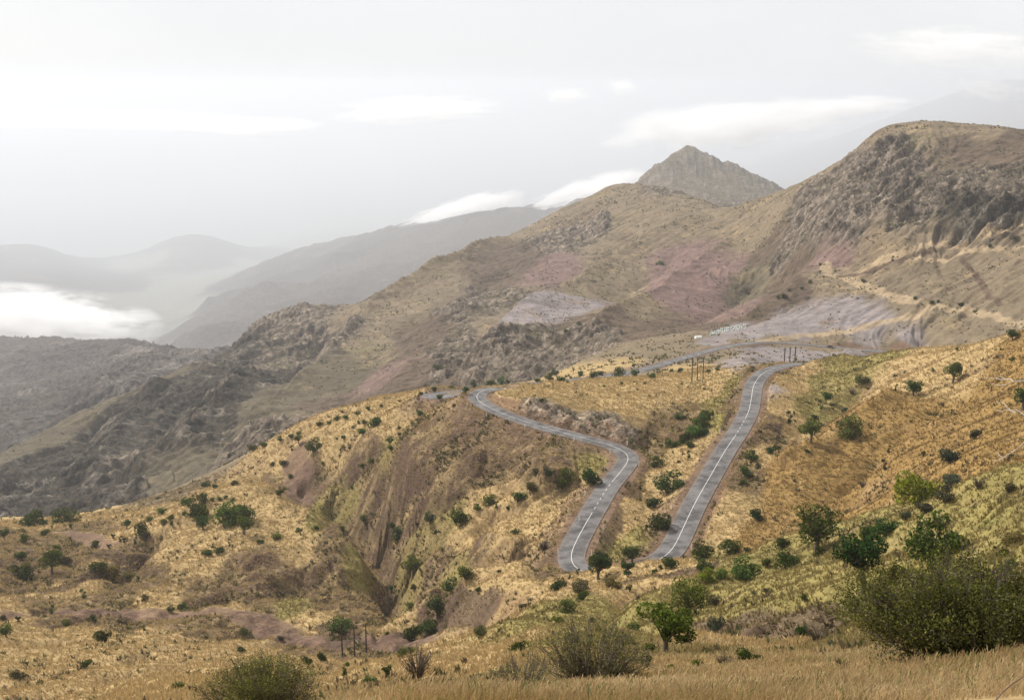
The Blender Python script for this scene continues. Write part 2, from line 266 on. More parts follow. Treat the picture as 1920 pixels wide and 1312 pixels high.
def fold(pts, height, width, rmin=60):
    """a spur crest (height > 0) or a gully floor (height < 0) along a line on the land"""
    g = np.array([ground(*p, rmin=rmin) for p in pts]); d = np.r_[0, np.cumsum(np.hypot(*np.diff(g[:, :2], axis=0).T))]
    s = np.arange(0, d[-1], width / 6); o = np.c_[[np.interp(s, d, g[:, k]) for k in range(3)]].T
    o[:, 0] += np.convolve(np.pad(rng.normal(0, width * .2, len(o)), 4, 'edge'), np.ones(9) / 9, 'valid'); o[:, 1] += np.convolve(np.pad(rng.normal(0, width * .5, len(o)), 4, 'edge'), np.ones(9) / 9, 'valid')
    D = np.full(X.shape, 1e9, np.float32); z = np.zeros(X.shape, np.float32); T_ = np.zeros(X.shape, np.float32); spread(o, width * 3, D, z, T_)
    t = T_ / max(len(o) - 1, 1); e = sst(0, .15, t) * sst(0, .15, 1 - t)
    q = np.clip(1 - D / (width * 3), 0, 1); q = q * q * np.exp(-D / width * .6)
    return (height * e * q).astype(np.float32)
rng = np.random.default_rng(4)
rlog = RR
near = 1 - sst(520, 850, rlog); mid = sst(560, 900, rlog) * (1 - sst(4200, 5400, rlog)); far = sst(4200, 5400, rlog)
vfar = sst(9000, 16000, rlog)
close = 1 - sst(25, 90, rlog)
H = np.zeros(X.shape, np.float32); ROUGH = np.zeros(X.shape, np.float32)
def rows(m): 
    r = np.where(m[:, 0] > 0)[0]; return slice(r[0], r[-1] + 1)
FOLDS = (
    ([(1000, 440), (900, 490), (800, 540), (695, 597), (640, 650), (560, 720), (500, 765), (440, 815), (380, 860), (310, 910)], 26, 60, 800),
    ([(960, 500), (860, 545), (760, 600), (700, 660), (640, 730), (580, 775)], -14, 60, 800),
    ([(640, 600), (600, 650), (540, 720), (470, 780), (400, 840), (320, 890), (230, 930)], -24, 60, 800),
    ([(470, 700), (420, 760), (350, 830), (270, 880), (200, 925)], 16, 45, 800), ([(390, 715), (330, 780), (270, 840), (230, 890)], -14, 35, 800),
    ([(300, 720), (250, 790), (200, 850), (170, 900)], 14, 40, 800), ([(190, 770), (160, 840), (120, 900)], -14, 35, 800),
    ([(1350, 400), (1250, 450), (1150, 510), (1060, 565), (1000, 595), (940, 640), (880, 690)], 24, 50, 800),
    ([(1200, 440), (1120, 500), (1040, 545), (960, 590), (900, 620), (850, 680), (810, 730)], -20, 45, 800),
    ([(1400, 440), (1340, 490), (1240, 560), (1150, 615), (1090, 655)], 14, 35, 800), ([(1420, 500), (1370, 550), (1290, 600), (1230, 622)], -12, 30, 800),
    ([(1222, 322), (1250, 306), (1285, 284), (1320, 296), (1380, 318), (1440, 343)], 9, 60, 2500), ([(1283, 288), (1285, 283), (1288, 288)], 5, 120, 2500),
    ([(1530, 500), (1470, 560), (1400, 600)], 10, 25, 700), ([(1480, 490), (1430, 550), (1370, 600)], -10, 25, 700), ([(1280, 470), (1200, 530), (1120, 590)], -9, 30, 800),
    ([(880, 775), (800, 820), (760, 866), (700, 895), (640, 928), (597, 941)], 7, 9, 300), ([(790, 800), (740, 845), (680, 888), (640, 920), (602, 946)], -6, 9, 300),
    ([(850, 860), (800, 910), (750, 965), (700, 1000)], -6, 9, 300), ([(900, 840), (860, 890), (810, 940), (760, 990), (720, 1015)], 4.5, 8, 300),
    ([(960, 860), (900, 905), (850, 950), (790, 985), (740, 1030)], -5, 8, 300), ([(1060, 925), (960, 928), (890, 942), (850, 962), (800, 1005), (760, 1040), (735, 1060)], 5, 9, 300),
    ([(940, 960), (880, 1000), (820, 1025), (765, 1065), (735, 1090)], -5, 8, 300), ([(1000, 1035), (900, 1038), (840, 1060), (780, 1085), (745, 1100)], 4, 8, 250), ([(1020, 1062), (940, 1065), (860, 1090), (780, 1115)], -4, 7, 250),
    ([(600, 942), (650, 975), (700, 1015), (730, 1050), (716, 1090), (735, 1120), (765, 1150)], -7, 8, 250), ([(480, 940), (550, 975), (620, 1020), (675, 1065), (703, 1098)], 4.5, 8, 250),
    ([(760, 1135), (840, 1115), (920, 1080), (1000, 1085)], 3.5, 6, 200), ([(780, 1170), (860, 1150), (920, 1140), (1000, 1120), (1060, 1115)], -4, 6, 200), ([(300, 1000), (250, 1040), (220, 1070), (150, 1075)], -6, 9, 250),
    ([(520, 920), (420, 940), (330, 985), (290, 1030)], 4, 10, 250), ([(620, 1100), (540, 1090), (470, 1120), (400, 1135)], -3, 7, 250),
    ([(1540, 990), (1480, 900), (1560, 820)], 0, 9, 250), ([(1700, 740), (1610, 790), (1510, 850), (1440, 900)], 4, 9, 250), ([(1760, 790), (1660, 830), (1590, 900), (1560, 960)], -4.5, 9, 250), ([(1640, 700), (1560, 770), (1480, 830), (1430, 880)], -4, 8, 250),
    ([(1900, 930), (1800, 975), (1700, 1010), (1600, 1060), (1500, 1090)], -3.5, 4, 100), ([(1900, 960), (1800, 1000), (1720, 1040)], 2.5, 4, 100), ([(1500, 1050), (1400, 1090), (1300, 1140), (1230, 1170)], -2.5, 4, 100), ([(1450, 1050), (1340, 1090), (1240, 1130), (1180, 1160)], 2.5, 4, 100),
    ([(1280, 1182), (1350, 1188), (1440, 1180), (1500, 1168), (1560, 1160), (1620, 1158)], -3.2, 2.4, 80), ([(1250, 1075), (1170, 1110), (1110, 1160), (1080, 1190)], -3, 5, 150), ([(400, 1165), (460, 1178), (520, 1200)], -2.2, 5, 200), ([(200, 1250), (280, 1265), (320, 1290)], -2.5, 5, 100))
for pts, hh, ww, rm in FOLDS: H += fold(pts, hh * (1.0 if rm <= 100 else 1.5 if rm < 500 else 1.3), ww * (1.25 if rm < 500 else 1), rm)
def box(A, n, ax):
    c_ = np.cumsum(np.pad(A, [(n + 1, n) if k == ax else (0, 0) for k in (0, 1)], 'edge'), axis=ax, dtype=np.float64); m_ = A.shape[ax]
    return ((np.take(c_, range(2 * n + 1, 2 * n + 1 + m_), ax) - np.take(c_, range(0, m_), ax)) / (2 * n + 1)).astype(np.float32)
Hb = box(box(box(box(H, 22, 1), 7, 0), 22, 1), 7, 0)
gx, gy = grad(Z + Hb)
a = rows(near)
x, y = Xf[a], Yf[a]
e1 = erode(x, y, gx[a], gy[a], 46.0, 4, 11, .52, .12)
bumpy = fbm(x, y, 28, 5, 3, .5)
crag = (K_ + D_)[a]
amp = sst(6, 160, RR[a])
H[a] += near[a] * ((e1 * 2.0 + bumpy * 2.1) * amp * (1 + B_[a] * .6) + fbm(x, y, 5.5, 3, 5, .55) * .38 * (.35 + .65 * amp) * (1 + B_[a] * .8 + crag * 3.5) + crag * (ridged(x, y, 11, 4, 8) - .4) * 3.2)
# little sheep-track terraces along the contours of the green-gold spur
zz = Z[a] + H[a]; tr = zz / 2.6 + fbm(x, y, 22, 2, 44) * 1.2; tr = tr - np.floor(tr)
H[a] += near[a] * (sst(0, .75, tr) - sst(.75, 1, tr) - .4) * .20 * (V_[a] + G[a] * .6 + O_[a] * .35) * amp
ROUGH[a] = e1
a = rows(mid); x, y = Xf[a], Yf[a]
hard = (K_ + D_ + S_)[a]; tan_ = (T_ + R_ + L_ + V_ + E_ * .5)[a]
e2 = erode(x, y, gx[a], gy[a], 170.0, 6, 21, .55, .45)
rr_ = ridged(x, y, 75, 5, 31); big = sst(1150, 1900, RR[a]) * (1 - .85 * K_[a] * sst(2500, 3000, RR[a])); e5 = erode(x, y, gx[a], gy[a], 430.0, 3, 23, .5)
e3 = erode(x, y, gx[a], gy[a], 34.0, 3, 61, .62, .9)
H[a] += mid[a] * (e2 * (8 + 8 * hard) * (1 - .5 * tan_) * (.15 + .85 * sst(850, 1900, RR[a])) * (1 - .6 * K_[a] * sst(2500, 3000, RR[a])) + e5 * big * 19 * (hard + .25 * tan_) + (rr_ - .35) * (2 + 9 * hard) * (1 - .55 * big) * (1 - .6 * tan_) + e3 * (1.6 + 3.6 * hard) + erode(x, y, gx[a], gy[a], 15.0, 2, 81, .6, .9) * (.5 + 2.0 * hard) + fbm(x, y, 14, 3, 32, .6) * (.8 + 1.6 * hard))
# bedded rock: stepped ledges on the dark flank and the far left mountain
zz = Z[a] + H[a] * .6 + x * .06; st_ = zz / 17 + fbm(x, y, 120, 2, 77) * 1.3; st_ = st_ - np.floor(st_)
H[a] += mid[a] * (st_ - sst(.7, 1, st_) - .3) * 4.5 * (D_ * .7 + S_ * 1.2 + .1 * K_)[a]
ROUGH[a] = np.where(near[a] > .5, ROUGH[a], e2 * .6 + e5 * big * .6 + (rr_ - .4) * .9 + e3 * .4)
a = rows(far); x, y = Xf[a], Yf[a]
e4 = erode(x, y, gx[a], gy[a], 620.0, 4, 41, .5)
H[a] += far[a] * (1 - vfar[a] * .8) * (e4 * 42 * (S_[a] + .1) + (ridged(x, y, 420, 4, 51) - .4) * 34 * (S_[a] + .08))
ROUGH[a] = np.where(mid[a] > .5, ROUGH[a], e4)
keep = 1 - sst(5.2, 1.5, RR) * 0
Z = Z + H * (1 - bl * .7) * sst(2, 14, RR)
# ---------------------------------------------------------------- road bed: cut and fill
def smooth_path(pts, step):
    w_ = np.array([P(*p) for p in pts]); out = []
    w_ = np.r_[[2 * w_[0] - w_[1]], w_, [2 * w_[-1] - w_[-2]]]
    for i in range(1, len(w_) - 2):
        p0, p1, p2, p3 = w_[i - 1:i + 3]; n = max(2, int(np.linalg.norm(p2 - p1) / step * 2))
        for t in np.arange(n) / n:
            out.append(.5 * (2 * p1 + (p2 - p0) * t + (2 * p0 - 5 * p1 + 4 * p2 - p3) * t * t + (3 * p1 - p0 - 3 * p2 + p3) * t ** 3))
    out = np.array(out + [w_[-2]])
    d = np.r_[0, np.cumsum(np.linalg.norm(np.diff(out[:, :2], axis=0), axis=1))]
    s = np.arange(0, d[-1], step); o = np.c_[[np.interp(s, d, out[:, k]) for k in range(3)]].T
    k = np.hanning(int(9 / step * 2) | 1); k /= k.sum(); h = len(k) // 2
    for c in (0, 1): o[:, c] = np.convolve(np.pad(o[:, c], h, 'edge'), k, 'valid')
    k = np.hanning(int(40 / step * 2) | 1); k /= k.sum(); h = len(k) // 2
    o[:, 2] = np.convolve(np.pad(o[:, 2], h, 'edge'), k, 'valid')
    return o
road = smooth_path(ROAD1, 1.5)
DR = np.full(X.shape, 1e9, np.float32); ZR = np.zeros(X.shape, np.float32); SR = np.zeros(X.shape, np.float32)
spread(road, 42, DR, ZR, SR)
HW = 3.75
dd = np.clip(DR - HW - 2.2, 0, None); Zn = Z.copy()
lo_ = ZR - .25 - dd * .62; hi_ = ZR - .25 + dd * 1.05 + fbm(Xf, Yf, 6, 2, 9) * np.clip(dd, 0, 2.5) * .5
m = DR < 42
Zc = np.where(m, np.clip(Z, lo_, hi_), Z)
fade = 1 - sst(28, 42, DR)
Zc = Z + (Zc - Z) * fade
CUT = np.where(m & (Zc < Z - .25), 1, 0) * sst(0, 1.2, dd + .2); FILL = np.where(m & (Zc > Z + .25), 1, 0)
Z = Zc
VERGE = (DR < HW + 2.6).astype(np.float32)
# ---------------------------------------------------------------- reading the land back
def zat(x, y):
    f, v = lp(x, y); j = int(np.clip(np.searchsorted(PH, f) - 1, 0, nc - 2)); i = int(np.clip(np.searchsorted(LR, v) - 1, 0, nr - 2))
    a = np.clip((f - PH[j]) / (PH[j + 1] - PH[j]), 0, 1); b = np.clip((v - LR[i]) / (LR[i + 1] - LR[i]), 0, 1)
    return float((Z[i, j] * (1 - a) + Z[i, j + 1] * a) * (1 - b) + (Z[i + 1, j] * (1 - a) + Z[i + 1, j + 1] * a) * b)
def zatv(x, y):
    f = np.arctan2(x, y); v = np.log(np.hypot(x, y)); j = np.clip(np.searchsorted(PH, f) - 1, 0, nc - 2); i = np.clip(np.searchsorted(LR, v) - 1, 0, nr - 2)
    a = np.clip((f - PH[j]) / (PH[j + 1] - PH[j]), 0, 1); b = np.clip((v - LR[i]) / (LR[i + 1] - LR[i]), 0, 1)
    return (Z[i, j] * (1 - a) + Z[i, j + 1] * a) * (1 - b) + (Z[i + 1, j] * (1 - a) + Z[i + 1, j + 1] * a) * b, i, j
# ---------------------------------------------------------------- dirt tracks and streaks on the land (earth colour)
def track(pts, width, step, rmin=60):
    g = np.array([ground(*p, rmin=rmin) for p in pts]); d = np.r_[0, np.cumsum(np.hypot(*np.diff(g[:, :2], axis=0).T))]
    s = np.arange(0, d[-1], step); o = np.c_[[np.interp(s, d, g[:, k]) for k in range(3)]].T
    D = np.full(X.shape, 1e9, np.float32); z = np.zeros(X.shape, np.float32); spread(o, width * 2.5, D, z)
    wob = fbm(Xf, Yf, width * 2.5, 2, 5) * width * .35 if width > 0 else 0
    return 1 - sst(width * .6, width * .95, D + np.where(D < 1e8, wob, 0))
TR_BROWN = np.zeros(X.shape); TR_TAN = np.zeros(X.shape); TR_DARK = np.zeros(X.shape)
for pts, w_ in (([(40, 1158), (100, 1147), (160, 1146), (230, 1150), (300, 1156), (340, 1150), (390, 1142), (430, 1146), (470, 1158), (510, 1178), (545, 1196), (590, 1206), (640, 1210), (690, 1203), (740, 1198), (790, 1205)], 6.5),
                ([(560, 848), (556, 870), (562, 900), (556, 930), (553, 938)], 8.0), ([(120, 1000), (170, 1012), (210, 1022)], 5)):
    TR_BROWN = np.maximum(TR_BROWN, track(pts, w_, 1.0))
for pts, w_ in (([(1920, 423), (1840, 440), (1760, 462), (1680, 480), (1620, 503), (1590, 520)], 5.5), ([(1920, 460), (1800, 477), (1700, 488), (1640, 500), (1590, 522)], 5),
                ([(1590, 522), (1640, 545), (1700, 565), (1740, 575), (1720, 595), (1640, 608), (1500, 628), (1420, 640)], 6), ([(1740, 575), (1820, 590), (1920, 612)], 4.0), ([(1590, 520), (1550, 516), (1548, 495)], 6)):
    TR_TAN = np.maximum(TR_TAN, track(pts, w_, 3.0, 600))
for pts, w_ in (([(1750, 470), (1690, 490), (1640, 508), (1575, 518)], 4.5), ([(1752, 482), (1764, 520)], 2.4), ([(1802, 484), (1830, 515), (1845, 540), (1855, 560), (1880, 572)], 2.6), ([(1910, 490), (1894, 508)], 2.4),
                ([(1440, 600), (1400, 612), (1320, 616)], 3), ([(1880, 444), (1920, 440)], 3)):
    TR_DARK = np.maximum(TR_DARK, track(pts, w_, 3.0, 600))
for pts, w_ in (([(100, 1108), (140, 1095), (190, 1078), (240, 1065), (270, 1050)], 7), ([(1080, 1165), (1180, 1085)], 0.1), ([(1290, 1180), (1360, 1188), (1440, 1178), (1500, 1165), (1550, 1160)], 5.0), ([(1180, 1090), (1240, 1078), (1330, 1062)], 4.0),
                ([(620, 1180), (640, 1195), (655, 1200)], 6.0), ([(840, 1130), (860, 1140), (920, 1145), (900, 1160)], 5), ([(60, 1060), (130, 1045), (200, 1040)], 8)):
    if w_ > .2: TR_DARK = np.maximum(TR_DARK, track(pts, w_, 1.0))
# ---------------------------------------------------------------- soil colours
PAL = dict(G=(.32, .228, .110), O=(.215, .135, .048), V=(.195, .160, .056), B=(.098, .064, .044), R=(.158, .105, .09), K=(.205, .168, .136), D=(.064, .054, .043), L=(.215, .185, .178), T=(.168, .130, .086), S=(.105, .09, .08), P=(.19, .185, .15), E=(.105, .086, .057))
C = np.zeros(X.shape + (3,), np.float32)
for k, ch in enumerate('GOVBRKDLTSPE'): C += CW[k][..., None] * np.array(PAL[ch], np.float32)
def mixc(C, m, col): return C + (np.array(col, np.float32) - C) * np.clip(m, 0, 1)[..., None]
gx, gy = grad(Z); slope = np.sqrt(gx * gx + gy * gy)
hollow = ROUGH
nA = band(900, 4, .9); nB = band(930, 4, .28); nC = band(960, 3, .12, .7)
gold = G + O_ + V_ + T_ + E_ * .5
C = mixc(C, sst(-.12, .25, nB + nC * .9 + nA * .4) * B_ * near * .55, (.25, .185, .095))
# bare earth shows where grass slopes are steep, worn or gullied
bare = sst(.12, .5, nA * .9 + nB * .6 - hollow * .35 + (slope - .42) * .55 - .15) * (G * .8 + O_ * .55 + V_ * .6 + T_ * .35)
C = mixc(C, bare * .62, (.135, .080, .050))
C = mixc(C, sst(.1, .5, nB + nA * .4) * gold * .35 * (1 - near * .2), (.42, .31, .16))
C = mixc(C, sst(.15, .55, -nA + nC * .5) * (V_ + G * .35 + T_ * .5) * .5, (.17, .16, .055))
C = mixc(C, sst(.05, .5, nC + nB * .5 + .05) * B_ * near * .45, (.33, .235, .12)); C = mixc(C, B_ * (1 - near) * .6, (.115, .09, .066))
C = mixc(C, sst(.1, .6, nB - nA * .6) * B_ * .35, (.075, .07, .035))
# rock: pale on faces, dark scrub in ledges and gully floors
scr = sst(-.05, .45, nC * .9 + nB * .5 - hollow * .7 - (slope - .75) * .5)
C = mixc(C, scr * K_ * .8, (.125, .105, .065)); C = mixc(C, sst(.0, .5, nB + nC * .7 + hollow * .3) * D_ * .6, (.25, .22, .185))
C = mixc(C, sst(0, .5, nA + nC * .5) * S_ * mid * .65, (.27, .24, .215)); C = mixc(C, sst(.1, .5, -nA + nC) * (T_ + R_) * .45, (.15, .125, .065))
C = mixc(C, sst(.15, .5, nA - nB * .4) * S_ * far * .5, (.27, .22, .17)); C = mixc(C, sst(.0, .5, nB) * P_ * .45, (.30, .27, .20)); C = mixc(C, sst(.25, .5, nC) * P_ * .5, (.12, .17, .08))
C = mixc(C, sst(.05, .6, nC + nB * .4) * R_ * .45, (.29, .19, .15)); C = mixc(C, sst(.1, .45, nB + nC * .4) * L_ * .5, (.22, .15, .095))
C = mixc(C, sst(-.05, .3, nC + nB * .5) * L_ * near * .8, (.27, .20, .12))
C *= (.9 + .07 * near)[..., None]
# cut banks and fill beside the road
cutn = sst(-.4, .4, fbm(Xf, Yf, 4, 3, 71, .7))
C = mixc(C, CUT * .9, (.17, .105, .065)); _i = [int(np.argmin(np.hypot(road[:, 0] - P(*q_)[0], road[:, 1] - P(*q_)[1]))) for q_ in ((1176, 851, 408), (940, 775, 458))]; rockcut = np.clip(CUT + (DR < 16) * (DR > 7), 0, 1) * cutn * sst(.55, .9, DR / 9) * (SR > min(_i)) * (SR < max(_i)) * (1 - sst(11, 20, DR)) * (Z > ZR + .3)
C = mixc(C, rockcut * .85, (.34, .27, .21)); C = mixc(C, FILL * (.5 + .5 * cutn) * (1 - sst(6, 22, DR)) * .9, (.13, .085, .06))
C = mixc(C, VERGE * .85, (.15, .098, .066)); C *= (1 - .12 * S_ * mid)[..., None]
C = mixc(C, TR_BROWN * .8, (.135, .085, .062)); C = mixc(C, TR_TAN * .8, (.30, .225, .14)); C = mixc(C, TR_DARK * .85, (.085, .058, .042))
GR = np.clip(gold * (1 - bare * .8) * (1 - CUT) * (1 - VERGE) * (1 - TR_BROWN) * (1 - TR_TAN), 0, 1)
RK = np.clip(K_ + D_ * .95 + S_ * .6 + B_ * .25 + rockcut, 0, 1)
# ---------------------------------------------------------------- the ground as one sheet
def mesh_obj(name, co, faces, mat, attrs=None, smooth=True, parent=None, mats=None, midx=None):
    me = bpy.data.meshes.new(name); co = np.asarray(co, np.float32).reshape(-1, 3); faces = np.asarray(faces, np.int32)
    n, k = faces.shape
    me.vertices.add(len(co)); me.vertices.foreach_set('co', co.ravel()); me.loops.add(n * k); me.loops.foreach_set('vertex_index', faces.ravel())
    me.polygons.add(n); me.polygons.foreach_set('loop_start', np.arange(0, n * k, k, dtype=np.int32))
    if smooth: me.polygons.foreach_set('use_smooth', np.ones(n, bool))
    for nm, (tp, arr) in (attrs or {}).items():
        at = me.attributes.new(nm, tp, 'POINT'); at.data.foreach_set('color' if 'COLOR' in tp else 'value', np.asarray(arr, np.float32).ravel())
    for m_ in (mats or [mat]): me.materials.append(m_)
    if midx is not None: me.polygons.foreach_set('material_index', np.asarray(midx, np.int32))
    me.update(); me.validate() if False else None
    o = bpy.data.objects.new(name, me); sc.collection.objects.link(o)
    if parent: o.parent = parent
    return o
def newmat(name):
    m = bpy.data.materials.new(name); m.use_nodes = True; nt = m.node_tree; nt.nodes.clear()
    o = nt.nodes.new('ShaderNodeOutputMaterial'); b = nt.nodes.new('ShaderNodeBsdfPrincipled'); nt.links.new(b.outputs[0], o.inputs[0])
    b.inputs['Roughness'].default_value = .9; b.inputs['Specular IOR Level'].default_value = .15
    return m, nt, b
gm, nt, b = newmat('hillside soil and grass')
ac = N(nt, 'ShaderNodeAttribute', attribute_name='soil'); ag = N(nt, 'ShaderNodeAttribute', attribute_name='cover')
geo = N(nt, 'ShaderNodeNewGeometry'); sep = N(nt, 'ShaderNodeSeparateColor'); L(nt, ag.outputs['Color'], sep.inputs[0])
def noise(scale, det, rough, dist=0):
    n = N(nt, 'ShaderNodeTexNoise', inp={'Scale': scale, 'Detail': det, 'Roughness': rough, 'Distortion': dist}); L(nt, geo.outputs['Position'], n.inputs['Vector']); return n
def math_(op, a, b_=None, clamp=False):
    n = N(nt, 'ShaderNodeMath', operation=op, use_clamp=clamp)
    for i, v in ((0, a), (1, b_)):
        if v is None: continue
        if isinstance(v, (int, float)): n.inputs[i].default_value = v
        else: L(nt, v, n.inputs[i])
    return n.outputs[0]
n1 = noise(.9, 6, .68); n2 = noise(.16, 7, .7); n3 = noise(.035, 8, .72, .3); n4 = noise(3.1, 3, .6)
grass, rock, dist_ = sep.outputs[0], sep.outputs[1], sep.outputs[2]
# brightness break-up: small for near ground, larger clumps on the mountains
near_n = math_('ADD', math_('MULTIPLY', n1.outputs[0], .55), math_('MULTIPLY', n2.outputs[0], .45))
n6 = noise(.14, 6, .75, .2); far_n = math_('ADD', math_('MULTIPLY', n3.outputs[0], .45), math_('MULTIPLY', n6.outputs[0], .55))
mixn = N(nt, 'ShaderNodeMix', data_type='FLOAT'); L(nt, dist_, mixn.inputs[0]); L(nt, near_n, mixn.inputs[2]); L(nt, far_n, mixn.inputs[3])
amp_ = math_('ADD', math_('MULTIPLY', rock, 2.4), 3.4)
val = math_('MAXIMUM', math_('ADD', math_('MULTIPLY', math_('SUBTRACT', mixn.outputs[0], .5), amp_), 1.0), .25)
sc1 = N(nt, 'ShaderNodeVectorMath', operation='SCALE'); L(nt, ac.outputs['Color'], sc1.inputs[0]); L(nt, val, sc1.inputs['Scale'])
# scattered dark clods and low scrub between the grass
cl = N(nt, 'ShaderNodeMapRange', inp={1: .57, 2: .66}); L(nt, n2.outputs[0], cl.inputs[0])
cl2 = N(nt, 'ShaderNodeMapRange', inp={1: .50, 2: .62}); L(nt, n1.outputs[0], cl2.inputs[0])
clm = math_('MULTIPLY', math_('MULTIPLY', cl.outputs[0], cl2.outputs[0]), math_('MULTIPLY', grass, .75))
mxa = N(nt, 'ShaderNodeMix', data_type='RGBA', inp={7: (.085, .065, .032, 1)}); L(nt, clm, mxa.inputs[0]); L(nt, sc1.outputs[0], mxa.inputs[6])
# straw-coloured tufts
tf = N(nt, 'ShaderNodeMapRange', inp={1: .60, 2: .70, 4: .55}); L(nt, n4.outputs[0], tf.inputs[0])
mxb = N(nt, 'ShaderNodeMix', data_type='RGBA', inp={7: (.52, .41, .22, 1)}); L(nt, math_('MULTIPLY', tf.outputs[0], math_('MULTIPLY', grass, math_('SUBTRACT', 1.0, dist_))), mxb.inputs[0]); L(nt, mxa.outputs[2], mxb.inputs[6])
# rock: dark joints
vor = N(nt, 'ShaderNodeTexVoronoi', feature='DISTANCE_TO_EDGE', inp={'Scale': .09}); wv = N(nt, 'ShaderNodeVectorMath', operation='ADD')
wsc = N(nt, 'ShaderNodeVectorMath', operation='SCALE', inp={'Scale': 9}); L(nt, n2.outputs['Color'], wsc.inputs[0]); L(nt, geo.outputs['Position'], wv.inputs[0]); L(nt, wsc.outputs[0], wv.inputs[1]); L(nt, wv.outputs[0], vor.inputs['Vector'])
jt = N(nt, 'ShaderNodeMapRange', inp={1: .0, 2: .09, 3: 1, 4: 0}); L(nt, vor.outputs['Distance'], jt.inputs[0])
jn = N(nt, 'ShaderNodeMapRange', inp={1: .42, 2: .6}); L(nt, n3.outputs[0], jn.inputs[0])
mxc = N(nt, 'ShaderNodeMix', data_type='RGBA', inp={7: (.07, .06, .045, 1)}); L(nt, math_('MULTIPLY', math_('MULTIPLY', jt.outputs[0], jn.outputs[0]), math_('MULTIPLY', rock, .75)), mxc.inputs[0]); L(nt, mxb.outputs[2], mxc.inputs[6])
vm_ = N(nt, 'ShaderNodeMapping', inp={3: (.13, .13, .03)}); L(nt, geo.outputs['Position'], vm_.inputs[0]); n7 = N(nt, 'ShaderNodeTexNoise', inp={'Scale': 1, 'Detail': 8, 'Roughness': .7, 'Distortion': .5}); L(nt, vm_.outputs[0], n7.inputs['Vector'])
vr = N(nt, 'ShaderNodeValToRGB'); L(nt, n7.outputs[0], vr.inputs[0]); ve = vr.color_ramp.elements; ve[0].position = .42; ve[0].color = (.42, .40, .36, 1); ve[1].position = .60; ve[1].color = (1.45, 1.42, 1.36, 1)
vx = N(nt, 'ShaderNodeMix', data_type='RGBA', blend_type='MULTIPLY'); L(nt, math_('MULTIPLY', rock, .85), vx.inputs[0]); L(nt, mxc.outputs[2], vx.inputs[6]); L(nt, vr.outputs[0], vx.inputs[7]); L(nt, vx.outputs[2], b.inputs['Base Color'])
b1 = N(nt, 'ShaderNodeBump', inp={'Strength': .55, 'Distance': .5}); L(nt, near_n, b1.inputs['Height'])
b2 = N(nt, 'ShaderNodeBump', inp={'Distance': 8.0}); L(nt, math_('MULTIPLY', rock, .9), b2.inputs['Strength']); L(nt, far_n, b2.inputs['Height']); L(nt, b1.outputs[0], b2.inputs['Normal'])
L(nt, b2.outputs[0], b.inputs['Normal']); b.inputs['Specular IOR Level'].default_value = .05; b.inputs['Roughness'].default_value = 1
co = np.stack([X, Y, Z], -1).reshape(-1, 3)
idx = np.arange(nr * nc).reshape(nr, nc)
q = np.stack([idx[:-1, :-1], idx[:-1, 1:], idx[1:, 1:], idx[1:, :-1]], -1).reshape(-1, 4)[:, ::-1]
cov = np.stack([GR, RK, sst(450, 1100, RR) * np.ones_like(GR)], -1)
col4 = np.concatenate([np.clip(C, .01, .9), np.ones(X.shape + (1,), np.float32)], -1)
cov4 = np.concatenate([cov, np.ones(X.shape + (1,))], -1)
ground_o = mesh_obj('ground', co, q, gm, {'soil': ('FLOAT_COLOR', col4), 'cover': ('FLOAT_COLOR', cov4)})
ground_o['kind'] = 'structure'; ground_o['label'] = 'dry grassy hills, eroded slopes and rocky mountains above a valley'
# ---------------------------------------------------------------- asphalt ribbon and its white line
am, nt, b = newmat('worn asphalt'); geo = N(nt, 'ShaderNodeNewGeometry')
n1 = N(nt, 'ShaderNodeTexNoise', inp={'Scale': .22, 'Detail': 6, 'Roughness': .65}); L(nt, geo.outputs['Position'], n1.inputs['Vector'])
rp = N(nt, 'ShaderNodeValToRGB'); L(nt, n1.outputs[0], rp.inputs[0])
e = rp.color_ramp.elements; e[0].position = .38; e[0].color = (.055, .052, .052, 1); e[1].position = .6; e[1].color = (.145, .137, .134, 1)
at_ = N(nt, 'ShaderNodeAttribute', attribute_name='wear'); mw = N(nt, 'ShaderNodeMix', data_type='RGBA', inp={7: (.20, .165, .135, 1)})
nq = N(nt, 'ShaderNodeTexNoise', inp={'Scale': .075, 'Detail': 9, 'Roughness': .75}); L(nt, geo.outputs['Position'], nq.inputs['Vector']); qr = N(nt, 'ShaderNodeMapRange', inp={1: .55, 2: .60, 4: .6}); L(nt, nq.outputs[0], qr.inputs[0]); mq = N(nt, 'ShaderNodeMix', data_type='RGBA', inp={7: (.045, .042, .042, 1)}); L(nt, qr.outputs[0], mq.inputs[0]); L(nt, rp.outputs[0], mq.inputs[6]); L(nt, mq.outputs[2], mw.inputs[6])
n5 = N(nt, 'ShaderNodeTexNoise', inp={'Scale': .5, 'Detail': 4}); L(nt, geo.outputs['Position'], n5.inputs['Vector']); m5 = N(nt, 'ShaderNodeMath', operation='MULTIPLY'); L(nt, n5.outputs[0], m5.inputs[0]); L(nt, at_.outputs['Fac'], m5.inputs[1]); L(nt, m5.outputs[0], mw.inputs[0])
L(nt, mw.outputs[2], b.inputs['Base Color']); b.inputs['Roughness'].default_value = .75
